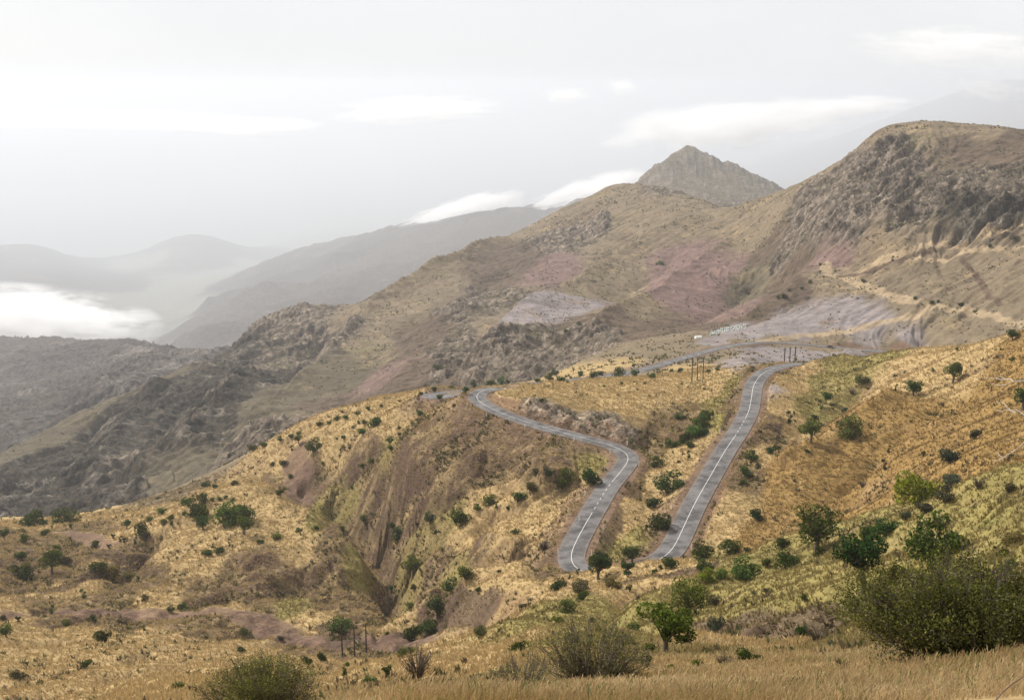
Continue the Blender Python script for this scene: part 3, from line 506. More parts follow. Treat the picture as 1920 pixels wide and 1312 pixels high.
def ribbon(name, path, offs, lift, mat, wear=None):
    t = np.gradient(path[:, :2], axis=0); t /= np.linalg.norm(t, axis=1)[:, None]; nrm = np.c_[t[:, 1], -t[:, 0]]
    co = np.stack([np.c_[path[:, :2] + nrm * o, path[:, 2] + lift - abs(o) * .02] for o in offs], 1)
    n, k = co.shape[:2]; ix = np.arange(n * k).reshape(n, k)
    q = np.stack([ix[:-1, :-1], ix[:-1, 1:], ix[1:, 1:], ix[1:, :-1]], -1).reshape(-1, 4)
    if wear is not None: wear = np.tile(wear, n)
    return co.reshape(-1, 3), q[:, ::-1], wear
co_, q_, we_ = ribbon('road', road, (-HW, -3.1, -1.6, 0, 1.6, 3.1, HW), .0, am, (1, .25, .1, .0, .1, .25, 1))
rd = mesh_obj('road', co_, q_, am, {'wear': ('FLOAT', we_)}); rd['kind'] = 'structure'; rd['label'] = 'winding asphalt mountain road with a sharp hairpin bend'
wm, nt, b = newmat('white road paint'); b.inputs['Base Color'].default_value = (.6, .6, .58, 1)
# markings: solid line, broken by short dashes on the straights
dR = np.r_[0, np.cumsum(np.linalg.norm(np.diff(road[:, :2], axis=0), axis=1))]
def near_i(px, py, D): p = P(px, py, D); return int(np.argmin(np.hypot(road[:, 0] - p[0], road[:, 1] - p[1])))
gaps = [(near_i(1382, 812, 419), near_i(1397, 783, 436)), (near_i(1112, 960, 350), near_i(1142, 905, 377))]
cs, qs, n0 = [], [], 0
i = 0; runs = []
while i < len(road) - 2:
    g = [g for g in gaps if min(g) <= i <= max(g)]
    if g: runs.append((i, i + 1.4)); i += 3
    else:
        j = i
        while j < len(road) - 1 and not [g for g in gaps if min(g) <= j <= max(g)]: j += 1
        runs.append((i, j)); i = j + 2
for a, b_ in runs:
    tt = np.arange(a, b_ + .01, .7 if b_ - a < 4 else 1.0); pp = np.c_[[np.interp(tt, np.arange(len(road)), road[:, k]) for k in range(3)]].T
    if len(pp) < 3: continue
    c_, k_, _ = ribbon('x', pp, (-.07, .07), .008, wm); cs.append(c_); qs.append(k_ + n0); n0 += len(c_)
mk = mesh_obj('road_marking', np.concatenate(cs), np.concatenate(qs), wm); mk['kind'] = 'structure'; mk['label'] = 'white centre line painted along the asphalt'
# ---------------------------------------------------------------- the air
hm = bpy.data.materials.new('pale haze'); hm.use_nodes = True; nt = hm.node_tree; nt.nodes.clear()
o_ = N(nt, 'ShaderNodeOutputMaterial'); pv = N(nt, 'ShaderNodeVolumePrincipled', inp={'Color': (.745, .78, .835, 1), 'Density': .72e-4, 'Anisotropy': .25}); L(nt, pv.outputs[0], o_.inputs['Volume'])
zb = float(Z.min()) - 40
bx0, bx1, by0, by1, bz0, bz1 = -121000, 121000, -121000, 121000, zb, 150
cb = [(x_, y_, z_) for z_ in (bz0, bz1) for y_ in (by0, by1) for x_ in (bx0, bx1)]
hz = mesh_obj('haze', cb, [(0, 2, 3, 1), (4, 5, 7, 6), (0, 1, 5, 4), (2, 6, 7, 3), (0, 4, 6, 2), (1, 3, 7, 5)], hm, smooth=False)
hz['kind'] = 'stuff'; hz['label'] = 'pale mountain haze filling the valley'
# ---------------------------------------------------------------- foliage
def leafmat(name, own=True):
    m = bpy.data.materials.new(name); m.use_nodes = True; nt = m.node_tree; nt.nodes.clear()
    o = N(nt, 'ShaderNodeOutputMaterial'); oi = N(nt, 'ShaderNodeObjectInfo'); geo = N(nt, 'ShaderNodeNewGeometry')
    at = N(nt, 'ShaderNodeAttribute', attribute_name='tone')
    n = N(nt, 'ShaderNodeTexNoise', inp={'Scale': .9, 'Detail': 3}); L(nt, geo.outputs['Position'], n.inputs['Vector'])
    a = N(nt, 'ShaderNodeMath', operation='MULTIPLY_ADD', inp={1: 1.3, 2: -.05}); L(nt, n.outputs[0], a.inputs[0])
    c = N(nt, 'ShaderNodeMath', operation='MULTIPLY'); L(nt, a.outputs[0], c.inputs[0]); L(nt, at.outputs['Fac'], c.inputs[1])
    s = N(nt, 'ShaderNodeVectorMath', operation='SCALE'); L(nt, oi.outputs['Color'], s.inputs[0]); L(nt, c.outputs[0], s.inputs['Scale'])
    s2 = N(nt, 'ShaderNodeVectorMath', operation='MULTIPLY', inp={1: (1.15, 1.3, .7)}); L(nt, s.outputs[0], s2.inputs[0])
    d = N(nt, 'ShaderNodeBsdfDiffuse'); L(nt, s.outputs[0], d.inputs[0]); t = N(nt, 'ShaderNodeBsdfTranslucent'); L(nt, s2.outputs[0], t.inputs[0])
    mx = N(nt, 'ShaderNodeMixShader', inp={0: .42}); L(nt, d.outputs[0], mx.inputs[1]); L(nt, t.outputs[0], mx.inputs[2]); L(nt, mx.outputs[0], o.inputs[0])
    return m
LEAF = leafmat('leaves'); bark, nt, b = newmat('grey brown bark')
n = N(nt, 'ShaderNodeTexNoise', inp={'Scale': 6, 'Detail': 4}); r_ = N(nt, 'ShaderNodeValToRGB'); L(nt, n.outputs[0], r_.inputs[0]); r_.color_ramp.elements[0].color = (.06, .045, .035, 1); r_.color_ramp.elements[1].color = (.20, .17, .14, 1); L(nt, r_.outputs[0], b.inputs['Base Color'])
def tube(pts, rad, k=5):
    """tapered tube through points; returns coordinates and quads"""
    pts = np.array(pts, float); co = []
    for i, p in enumerate(pts):
        t = pts[min(i + 1, len(pts) - 1)] - pts[max(i - 1, 0)]; t /= np.linalg.norm(t) + 1e-9
        a = np.cross(t, (0, 0, 1) if abs(t[2]) < .9 else (1, 0, 0)); a /= np.linalg.norm(a); b_ = np.cross(t, a)
        for j in range(k): co.append(p + rad[i] * (a * math.cos(6.2832 * j / k) + b_ * math.sin(6.2832 * j / k)))
    q = [(i * k + j, i * k + (j + 1) % k, (i + 1) * k + (j + 1) % k, (i + 1) * k + j) for i in range(len(pts) - 1) for j in range(k)]
    return np.array(co), np.array(q)
def merge(parts):
    c, f, n0 = [], [], 0
    for co, q in parts: c.append(co); f.append(q + n0); n0 += len(co)
    return np.concatenate(c), np.concatenate(f)
def leaves(cen, size, rg, up=.35, asp=.6):
    n = len(cen); d = rg.normal(size=(n, 3)); d[:, 2] += up; d /= np.linalg.norm(d, axis=1)[:, None]
    e = rg.normal(size=(n, 3)); u = np.cross(d, e); u /= np.linalg.norm(u, axis=1)[:, None]; v = np.cross(d, u)
    s = size * rg.uniform(.6, 1.4, (n, 1)); co = np.stack([cen - u * s, cen + v * s * asp, cen + u * s, cen - v * s * asp], 1)
    co[:, 1] += d * s * .25; co[:, 3] += d * s * .25
    return co.reshape(-1, 3), np.arange(4 * n).reshape(-1, 4)
def blobs(nl, rx, rz, z0, rg, flat=.75, bot=.0):
    """uneven crown: lobes of several sizes inside an ellipsoid"""
    L_ = []
    for i in range(nl):
        a = rg.uniform(0, 6.28); r = math.sqrt(rg.uniform(0, 1)) * .68; h = rg.uniform(bot - .55, .62) * math.sqrt(1 - r * r * .9)
        s = rg.uniform(.26, .52) * (1.15 - .45 * r)
        L_.append((r * math.cos(a) * rx, r * math.sin(a) * rx, z0 + h * rz, s * rx, s * rx * flat))
    return L_
def crown_pts(L_, n, rg, shell=.72):
    w_ = np.array([l[3] ** 2 for l in L_]); k = rg.choice(len(L_), n, p=w_ / w_.sum()); A = np.array(L_)[k]
    d = rg.normal(size=(n, 3)); d /= np.linalg.norm(d, axis=1)[:, None]; rr = rg.uniform(shell ** 3, 1.08, (n, 1)) ** (1 / 3)
    return A[:, :3] + d * rr * np.c_[A[:, 3], A[:, 3], A[:, 4]]
def crown_mesh(name, L_, n, size, rg, zmin=.02, **k):
    p = crown_pts(L_, n, rg); p = p[p[:, 2] > zmin]; co, f = leaves(p, size, rg, **k)
    tone = np.repeat(rg.choice([.55, .8, 1, 1.25, 1.7], len(p), p=[.2, .25, .25, .2, .1]), 4)
    return mesh_obj(name, co, f, LEAF, {'tone': ('FLOAT', tone)}, smooth=False)
def limbs(L_, hz, r0, rg, lean=0, crooked=.12):
    top = np.array([lean, 0, hz]); ts = np.linspace(0, 1, 5); tr_ = np.c_[lean * ts ** 2 + rg.normal(0, crooked * r0 * 2, 5) * (ts > 0), rg.normal(0, crooked * r0 * 2, 5) * (ts > 0), hz * ts - .25 * (ts == 0)]
    parts = [tube(tr_, r0 * (1.25 - .55 * ts), 7)]
    for l in L_:
        e = np.array(l[:3]); s = tr_[rg.integers(2, 5)]; m_ = (s + e) / 2 + rg.normal(0, .06, 3) * np.linalg.norm(e - s); parts.append(tube([s, m_, e], [r0 * .5, r0 * .3, r0 * .1], 5))
    return merge(parts)
PROTO = {}
def proto_tree(key, seed, H_=1.0, rx=.5, rz=.42, nl=14, n=1500, leaf=.035, trunk=.045, z0=.6, lean=.05, flat=.75):
    """unit tree: crown about one unit wide"""
    rg = np.random.default_rng(seed); L_ = blobs(nl, rx, rz, z0, rg, flat)
    e = bpy.data.objects.new('tree', None); sc.collection.objects.link(e)
    c_, f_ = limbs(L_, z0 * .75, trunk, rg, lean); t = mesh_obj('trunk', c_, f_, bark, parent=e)
    k = crown_mesh('crown', L_, n, leaf, rg, zmin=z0 - rz * .85); k.parent = e; PROTO[key] = [e, False]
def proto_bush(key, seed, rx=.5, rz=.36, nl=12, n=1300, leaf=.036, stems=9, name='bush', shell=.72, up=.35, asp=.6):
    rg = np.random.default_rng(seed); L_ = blobs(nl, rx, rz, rz * .72, rg, .8)
    p = crown_pts(L_, n, rg, shell); p = p[p[:, 2] > -.04]; c1, f1 = leaves(p, leaf, rg, up, asp)
    tone = np.repeat(rg.choice([.5, .8, 1, 1.25, 1.7], len(p), p=[.2, .25, .25, .2, .1]), 4); parts = [(c1, f1)]
    for i in range(stems):
        a = rg.uniform(0, 6.28); h = rg.uniform(.7, 1.25) * rz * 1.3; o = rg.uniform(.3, .95) * rx
        parts.append(tube([(0, 0, -.15), (o * .45 * math.cos(a), o * .45 * math.sin(a), h * .55), (o * math.cos(a), o * math.sin(a), h)], [.013, .009, .004], 4))
    co, f = merge(parts); tone = np.r_[tone, np.ones(len(co) - len(tone))]; mi = np.r_[np.zeros(len(f1)), np.ones(len(f) - len(f1))]
    o = mesh_obj(name, co, f, None, {'tone': ('FLOAT', tone)}, smooth=False, mats=[LEAF, bark], midx=mi); PROTO[key] = [o, False]
for i in range(4): proto_tree('T%d' % i, 10 + i, rx=.5, rz=(.40, .36, .46, .33)[i], nl=(15, 12, 18, 11)[i], n=2600, leaf=.026, z0=(.58, .62, .56, .66)[i], lean=(.05, -.08, .0, .12)[i])
for i in range(5): proto_bush('B%d' % i, 30 + i, rz=(.44, .36, .5, .40, .30)[i], nl=(12, 9, 14, 10, 13)[i], n=1700, leaf=.032)
for i in range(2): proto_bush('W%d' % i, 50 + i, rz=(.26, .22)[i], nl=14, n=1500, leaf=.03)                       # low wide bushes
for i in range(2): proto_bush('S%d' % i, 60 + i, rx=.42, rz=(1.0, .8)[i], nl=9, n=700, leaf=.06, name='sapling')        # upright saplings
for i in range(3): proto_bush('Q%d' % i, 70 + i, rz=(.42, .34, .5)[i], nl=9, n=650, leaf=.022, stems=60, name='shrub', shell=.5, asp=.4)  # sparse twiggy shrubs
DK, MD, OL, YG, BR, GY, LG = (.075, .112, .034), (.115, .16, .042), (.15, .145, .058), (.23, .25, .035), (.105, .078, .048), (.10, .11, .075), (.15, .19, .055)
NOUN = {'T': 'tree', 'B': 'bush', 'W': 'low bush', 'S': 'upright sapling', 'Q': 'twiggy shrub'}
TONE = {DK: 'dark green', MD: 'green', OL: 'olive', YG: 'bright yellow-green', BR: 'brown', GY: 'grey-green', LG: 'light green'}
# image x, image y of the foot, width in image points, kind, tone
VEG = '''
1898 640 22 T d;1794 659 10 B d;1787 718 34 T d;1785 728 8 B m;1712 741 28 T d;1679 736 8 S m;1748 699 6 S m;1548 756 22 T d;1540 767 8 B m;1583 773 16 B g;1528 786 16 B g;1480 796 11 S d;1488 779 6 S m;1520 829 38 T m;1593 818 48 B m;1513 849 12 B d;1618 721 26 B o;1598 739 16 Q b;1829 822 24 B g;1783 865 42 B g;1666 849 9 S m;1730 858 8 S m;1658 883 12 S g;1918 770 34 T d;1898 678 14 B d;1617 913 22 Q b
1722 914 38 B l;1722 947 72 B y;1780 916 42 B g;1835 917 30 Q b;1897 926 28 B g;1772 942 40 B g;1735 961 34 B g;1697 973 24 B g;1630 1008 36 B d;1662 1003 50 B d;1765 994 40 Q o;1532 1030 80 T d;1535 1042 22 B d;1466 1026 26 B d;1478 1061 56 W d;1750 1060 98 B l;1678 1076 28 B o;1619 1110 92 T d;1602 1148 50 Q m;1810 1064 28 B o;1894 1070 30 B d;1880 1046 26 B m;1508 1128 14 S m;1340 1184 38 B g;1418 978 28 B d;1905 1020 50 W o
975 940 28 B d;1060 915 34 B m;1110 907 42 B d;1030 893 20 B d;1003 889 20 B g;998 926 26 B o;1232 876 24 B d;1272 868 9 B d;1252 925 52 B d;1226 952 28 B d;1236 990 48 B d;1201 919 8 S m;1201 941 11 B d;1276 891 7 B m;1129 1049 24 B d;1185 1056 34 T d;1122 1087 46 T d;1177 1082 24 S d;1258 1067 34 B d;1228 1072 12 B d;1238 1068 12 B d;1083 1079 8 S g;1045 1106 32 B d;1085 1109 34 B g;1092 1124 26 B d;1150 1104 40 B o;1180 1109 10 S m;1062 1148 36 B m;1048 1168 24 B m;1195 1124 14 Q b;1020 1031 30 Q b;982 1142 18 B g;965 1004 16 B d
1290 1152 68 T m;1338 1134 24 B g;1318 1067 26 B m;1331 1074 20 B d;1318 1048 46 B d;1368 1040 46 B d;1400 1034 14 B d;1325 1093 34 B y;1350 1087 32 B l;1397 1087 58 B m;1438 1062 22 B l;1188 1184 30 B m;1110 1167 16 B g;1125 1187 22 B g;1265 1178 28 B d;1436 1113 14 B g
1246 1238 90 T m;1212 1257 32 S m;1256 1263 28 B m;1306 1256 26 B m;1175 1217 50 B o;1360 1252 46 Q b;1408 1247 52 B d;1386 1253 20 B m;1330 1230 22 Q b;1369 1281 10 B d;1405 1284 16 B d;972 1223 38 W m;1035 1236 10 S m;1535 1208 60 Q o;1505 1192 30 B m;1484 1234 12 S m;1507 1237 13 S m;1565 1222 26 B g;1580 1257 40 Q o
866 987 36 B d;918 947 26 B m;895 957 18 B m;931 957 8 S m;953 957 10 B m;681 978 18 B d;641 994 12 B d;736 993 16 B d;746 1010 28 B d;817 1004 12 B d;806 979 24 B g;783 989 10 B g;874 1083 30 B d;774 1083 32 T l;776 1106 14 B d;822 1146 42 B d;846 1109 34 B d;775 1200 38 B d;804 1190 34 B d;769 1141 18 B m;733 1109 14 B m;896 1110 12 B d;935 1075 10 B d;902 1192 32 B o;640 1187 54 W m;726 1190 9 B d;527 1201 14 B g;577 1246 24 B d;605 1241 24 B d;762 1228 42 W l;725 1269 18 S m;648 1269 16 S m;782 1276 66 Q b;694 1281 28 W m;520 1011 20 B m;560 998 14 B d;594 994 12 B d;489 1020 14 B d;525 931 18 B m;660 915 8 B d;605 870 8 B m
297 936 12 B d;385 914 20 B d;404 916 12 B d;440 909 20 W d;351 949 26 B d;380 946 22 B d;399 941 10 B m;413 940 12 B m;424 936 10 B d;437 940 14 B d;449 957 16 B m;303 962 20 B m;320 973 16 B m;306 984 16 B m;323 986 9 S m;238 992 20 T d;280 976 16 B d;264 1002 24 B d;273 1010 18 B g;375 974 46 B d;345 967 12 B m;381 994 26 T m;430 984 54 B m;462 980 34 B d;457 1004 30 T m;389 1041 24 B d;412 1037 20 B d;430 1026 6 S m;178 1027 20 B d;205 1029 9 S g;226 1016 8 S g;233 1021 8 S g;254 1021 9 S g;213 1011 8 S g;107 1031 18 B d;46 1019 22 B d;40 1047 26 B d;8 1010 20 T d;60 987 44 B d;85 1004 20 B d;82 984 18 B d;120 979 56 W d;55 976 20 B d;98 991 7 S m;134 992 8 S m
124 1057 28 B g;186 1070 30 B d;98 1074 42 T d;40 1085 50 W d;210 1092 40 B o;240 1086 22 B o;157 1122 12 S m;259 1089 7 S m;272 1127 16 B g;345 1145 26 B d;320 1149 16 B d;97 1151 10 S m;35 1168 10 S m;8 1165 18 B g;125 1173 18 B m;173 1166 22 B o;12 1195 26 T d;192 1204 34 B d;270 1183 8 S m;460 1189 20 B d;162 1252 24 B d;28 1272 24 B g;44 1272 16 B g;105 1272 14 Q o;52 1249 7 S g;335 1290 28 W m;453 1222 18 B g
560 833 15 T d;547 847 6 S m;588 847 28 B m;533 873 19 B d;511 874 12 B d;430 857 10 B g;495 837 20 B d;475 846 22 B o;544 897 12 B m;663 804 9 B m;672 797 7 S m;683 795 12 B m;702 799 24 B m;632 826 6 B m;644 826 11 B m;680 813 18 B m;644 841 8 B m;657 843 12 B o;731 832 14 B o;734 847 17 B m;698 871 18 B m;679 882 12 B d;748 804 9 B m;750 816 8 B b;786 778 15 B m;825 756 13 T m;823 791 8 B m;851 764 8 B d;873 741 14 T d;750 754 8 B d;790 741 9 B d;814 734 11 B d;845 729 12 B d;525 828 12 B m;545 822 14 B m;560 815 10 B m;600 800 14 B m;618 796 12 B m;632 790 14 B d;648 786 14 B m;670 778 12 B d;690 771 10 B m;715 764 8 B d
887 725 14 B d;919 724 20 B d;938 719 16 B m;953 719 10 B d;1008 716 13 B m;1030 714 20 B m;1052 716 18 B m;1040 704 16 B d;1088 706 12 B d;1113 711 16 T d;1125 704 14 B d;1160 706 26 B m;1190 704 20 B m;1222 709 17 B m;1234 701 9 B d;1189 691 8 T d;1133 726 8 B m;1165 722 8 B m;1015 753 13 B d;1258 698 10 B m;1275 698 14 B m;1328 698 12 B d;1345 696 11 B m
1240 838 12 B m;1262 840 26 B m;1285 832 30 B d;1300 818 32 B m;1315 802 34 B m;1325 787 28 B l;1273 788 22 B d;1295 841 24 B d;1318 818 26 B d;1291 860 9 S m;1262 851 5 S m;1410 864 26 B m;1445 851 20 B d;1457 844 18 B d;1400 896 26 B m;1395 911 20 B m;1421 879 14 B g
819 691 22 W m;1538 498 8 B d;1518 533 9 B d;1504 544 8 B d;1471 561 14 B d;1459 561 8 B m;1480 546 8 B m;1619 530 9 B d;1673 491 6 S m;1716 561 8 B d;1747 569 12 B d;1759 569 8 B d;1801 576 13 B d;1828 587 9 B d;1855 465 8 B d;1902 451 18 B g;1240 496 12 W m;1232 497 6 B m;1060 625 12 B m;1085 610 8 B g
'''
ZONES = [(1560, 640, 1921, 700, 'on the skyline of the right hillside'), (1440, 700, 1660, 800, 'on the upper right hillside near the far road bend'), (1660, 700, 1921, 800, 'high on the right hillside'), (1440, 800, 1640, 985, 'on the orange grass right of the straight road leg'),
    (1640, 800, 1921, 890, 'on the orange slope at the far right'), (1640, 890, 1921, 1000, 'along the gully below the orange slope'), (1380, 840, 1460, 915, 'beside the right edge of the straight road leg'), (1230, 770, 1350, 862, 'in the thicket between the two road legs'),
    (1190, 862, 1285, 1000, 'on the grassy strip between the road legs'), (1100, 1040, 1275, 1090, 'at the hairpin bend of the road'), (1270, 985, 1500, 1100, 'on the grassy crest right of the hairpin'), (1500, 1000, 1921, 1090, 'on the green-gold spur at the right'), (1260, 1090, 1640, 1170, 'on the green-gold slope below the hairpin'),
    (1150, 1170, 1640, 1300, 'along the eroded gully in the lower right'), (960, 1040, 1260, 1170, 'on the slope left below the hairpin'), (960, 860, 1130, 1035, 'on the shelf left of the winding road'), (880, 685, 1360, 760, 'on the crest behind the first road bend'), (740, 720, 890, 830, 'beside the small far loop of the road'),
    (470, 750, 740, 900, 'along the long golden ridge left of the road'), (720, 900, 960, 1120, 'on the slopes above the central ravine'), (620, 1100, 960, 1215, 'in the bottom of the central ravine'), (560, 1215, 960, 1300, 'on the pale foreground slope near the three poles'), (480, 905, 720, 1030, 'on the right side of the left knoll'),
    (280, 900, 480, 1050, 'on top of the golden left knoll'), (190, 900, 300, 1100, 'in the gully left of the golden knoll'), (0, 960, 190, 1100, 'at the far left foot of the mountain'), (0, 1100, 560, 1215, 'by the red-brown track at lower left'), (0, 1215, 560, 1312, 'on the grassy slope at bottom left'), (0, 400, 1921, 720, 'on the distant mountain slope')]
TN = dict(d=DK, m=MD, o=OL, y=YG, b=BR, g=GY, l=LG)
rgv = np.random.default_rng(77); items = []
for tok in VEG.replace('\n', ';').split(';'):
    q = tok.split()
    if len(q) != 5: continue
    px, py, wd = map(float, q[:3]); g = ground(px, py, 8 if py > 1230 else 40); D = g[1]
    if py < 1240 and D < 60: g = ground(px, py + 3, 60); D = g[1]
    zone = next((z[4] for z in ZONES if z[0] <= px <= z[2] and z[1] <= py <= z[3]), 'on the distant mountain slope')
    items.append(dict(px=px, w=wd, k=q[3], t=TN[q[4]], g=g, D=D, zone=zone))
ORD = 'first second third fourth fifth sixth seventh eighth ninth tenth eleventh twelfth thirteenth fourteenth fifteenth sixteenth seventeenth eighteenth nineteenth twentieth'.split()
by = {}
for it in items:
    small = it['w'] <= 10; base = ('tiny ' if small else 'large ' if it['w'] >= 44 else '') + TONE[it['t']] + ' ' + NOUN[it['k']]
    it['base'] = base; it['small'] = small; by.setdefault((base, it['zone']), []).append(it)
for (base, zone), ls in by.items():
    ls.sort(key=lambda i: i['px'])
    for n_, it in enumerate(ls):
        it['label'] = f'{base} {zone}' + ('' if len(ls) == 1 else (', leftmost one' if n_ == 0 else ', rightmost one' if n_ == len(ls) - 1 else f', {ORD[min(n_, 19)]} from left'))
cnt = {}
for it in items:
    ks = [k for k in PROTO if k[0] == it['k']]; i_ = cnt.get(it['k'], 0); cnt[it['k']] = i_ + 1; pr = PROTO[ks[i_ % len(ks)]]; root = pr[0]
    if pr[1]:
        r2 = root.copy(); sc.collection.objects.link(r2)
        for ch in root.children: c2 = ch.copy(); sc.collection.objects.link(c2); c2.parent = r2
        root = r2
    pr[1] = True
    wm_ = it['w'] * it['D'] / F * (1.22 if it['k'] == 'T' else 1.13); x_, y_, z_ = it['g']
    root.location = (x_, y_, z_ - .04 * wm_); root.rotation_euler = (0, 0, rgv.uniform(0, 6.28)); s_ = wm_ * rgv.uniform(.9, 1.1) * (1.1 if it['w'] >= 24 else 1); zz_ = rgv.uniform(.85, 1.15)
    if it['k'] == 'S': s_ *= 1.15
    root.scale = (s_, s_, s_ * zz_)
    tn = np.array(it['t']) * rgv.uniform(.75, 1.4) * np.array((rgv.uniform(.8, 1.35), 1, rgv.uniform(.8, 1.2)))
    for o in [root] + list(root.children): o.color = (*tn, 1)
    root['label'] = it['label']; root['category'] = {'T': 'tree', 'S': 'sapling', 'Q': 'shrub'}.get(it['k'], 'bush'); root['group'] = {'T': 'trees dotted over the hills', 'S': 'saplings dotted over the hills', 'Q': 'twiggy shrubs dotted over the hills'}.get(it['k'], 'bushes dotted over the hills')
for k, (o, used) in PROTO.items():
    if not used:
        for ch in list(o.children): bpy.data.objects.remove(ch)
        bpy.data.objects.remove(o)
# ---------------------------------------------------------------- tufts and scrub that nobody could count
def vmat(name, transl=.3):
    m = bpy.data.materials.new(name); m.use_nodes = True; nt = m.node_tree; nt.nodes.clear(); o = N(nt, 'ShaderNodeOutputMaterial')
    at = N(nt, 'ShaderNodeAttribute', attribute_name='tint'); d = N(nt, 'ShaderNodeBsdfDiffuse'); t = N(nt, 'ShaderNodeBsdfTranslucent'); mx = N(nt, 'ShaderNodeMixShader', inp={0: transl})
    L(nt, at.outputs['Color'], d.inputs[0]); L(nt, at.outputs['Color'], t.inputs[0]); L(nt, d.outputs[0], mx.inputs[1]); L(nt, t.outputs[0], mx.inputs[2]); L(nt, mx.outputs[0], o.inputs[0]); return m
VM = vmat('dry stalks and leaves')
def scatter(n, r0, r1, pw, rg, amax=33):
    """points over the land in view, thinner with distance"""
    f = rg.uniform(-R(amax), R(amax), n); t = rg.uniform(0, 1, n)
    r = (r0 ** pw + t * (r1 ** pw - r0 ** pw)) ** (1 / pw); x = r * np.sin(f); y = r * np.cos(f); z, i, j = zatv(x, y); return x, y, z, i, j, r
def clumps(x, y, z, hgt, wid, nb, rg, col, lean=.9, bw=.16):
    """each clump: nb pointed blades leaning outwards"""
    n = len(x); a = rg.uniform(0, 6.28, (n, nb)); ln = rg.uniform(.2, 1, (n, nb)) * lean; h = hgt[:, None] * rg.uniform(.6, 1.1, (n, nb)); w_ = wid[:, None] * rg.uniform(.5, 1.2, (n, nb))
    dx, dy = np.cos(a), np.sin(a); bx = x[:, None] + dx * w_ * .25; by_ = y[:, None] + dy * w_ * .25; hb = w_ * bw
    A = np.stack([bx - dy * hb, by_ + dx * hb, z[:, None] + 0 * bx - .05], -1); B = np.stack([bx + dy * hb, by_ - dx * hb, z[:, None] + 0 * bx - .05], -1)
    T = np.stack([bx + dx * w_ * ln, by_ + dy * w_ * ln, z[:, None] + h], -1)
    co = np.stack([A, B, T], 2).reshape(-1, 3); c = np.repeat(np.repeat(col, nb, 0) * rg.uniform(.7, 1.3, (n * nb, 1)), 3, 0)
    return co, np.arange(len(co)).reshape(-1, 3), np.c_[np.clip(c, .005, .9), np.ones(len(c))]
def build_clumps(name, label, sets):
    cs, fs, ks, n0 = [], [], [], 0
    for co, f, c in sets: cs.append(co); fs.append(f + n0); ks.append(c); n0 += len(co)
    o = mesh_obj(name, np.concatenate(cs), np.concatenate(fs), VM, {'tint': ('FLOAT_COLOR', np.concatenate(ks))}, smooth=False); o['kind'] = 'stuff'; o['label'] = label; return o
rg = np.random.default_rng(5)
def ok_road(i, j): return (DR[i, j] > HW + 1.2)
SOILC = C
# straw tufts on every grass slope
x, y, z, i, j, r = scatter(330000, 45, 640, .9, rg); keep_ = (rg.uniform(size=len(x)) < GR[i, j] * .85 + B_[i, j] * .8 + .05) & ok_road(i, j) & (TR_BROWN[i, j] < .4)
x, y, z, i, j, r = [v[keep_] for v in (x, y, z, i, j, r)]; base = np.array((.38, .275, .125)) * (.32 + .58 * B_[i, j][:, None]) + SOILC[i, j] * .88 * (1 - B_[i, j][:, None]); base = base * (1 - .2 * (O_ + V_)[i, j][:, None])
k = .28 + .0011 * r; s1 = clumps(x, y, z, k * rg.uniform(.5, 1.2, len(x)), k * rg.uniform(.8, 1.6, len(x)), 5, rg, base)
# dark scrub and bracken clumps, thick on worn slopes and in gullies
x, y, z, i, j, r = scatter(240000, 50, 760, 1.0, rg); nz = nB[i, j] * .8 + nC[i, j] * .6 - hollow[i, j] * .35
keep_ = (rg.uniform(size=len(x)) < np.clip((nz - .02) * 1.5, 0, 1) * (.35 + B_[i, j] * 1.5 + V_[i, j] * .25 + K_[i, j] * .5 + O_[i, j] * .15)) & ok_road(i, j) & (TR_BROWN[i, j] < .4)
x, y, z, i, j, r = [v[keep_] for v in (x, y, z, i, j, r)]; pick = rg.uniform(size=(len(x), 1)); base = np.where(pick < .4, np.array([[.085, .085, .035]]), np.where(pick < .75, np.array([[.10, .075, .045]]), np.array([[.17, .15, .065]])))
k = .40 + .0013 * r; s2 = clumps(x, y, z, k * rg.uniform(.5, 1.3, len(x)), k * rg.uniform(.8, 1.7, len(x)), 6, rg, base, bw=.3)
build_clumps('dry_grass', 'straw-coloured grass tufts covering the hills', [s1]); build_clumps('scrub', 'low dark scrub speckled over the slopes and gullies', [s2])
# scrub on the mountain
x, y, z, i, j, r = scatter(380000, 700, 2300, 1.0, rg); nz = nB[i, j] * .7 + nC[i, j] * .8 - hollow[i, j] * .3
keep_ = (rg.uniform(size=len(x)) < np.clip((nz + .02) * 1.6, 0, 1) * (.25 + .3 * K_[i, j] + .35 * V_[i, j] + .3 * T_[i, j])) & ok_road(i, j)
x, y, z, i, j, r = [v[keep_] for v in (x, y, z, i, j, r)]; pick = rg.uniform(size=(len(x), 1)) + .25 * K_[i, j][:, None]; base = np.where(pick < .42, np.array([[.065, .07, .035]]), np.where(pick < .66, np.array([[.085, .068, .045]]), np.where(pick < .76, np.array([[.05, .075, .028]]), np.array([[.25, .215, .165]]))))
k = .45 + .0007 * r; s3 = clumps(x, y, z, k * rg.uniform(.5, 1.1, len(x)), k * rg.uniform(.8, 1.4, len(x)), 5, rg, base, bw=.4)
build_clumps('mountain_scrub', 'dark scrub speckled over the rocky mountain', [s3])
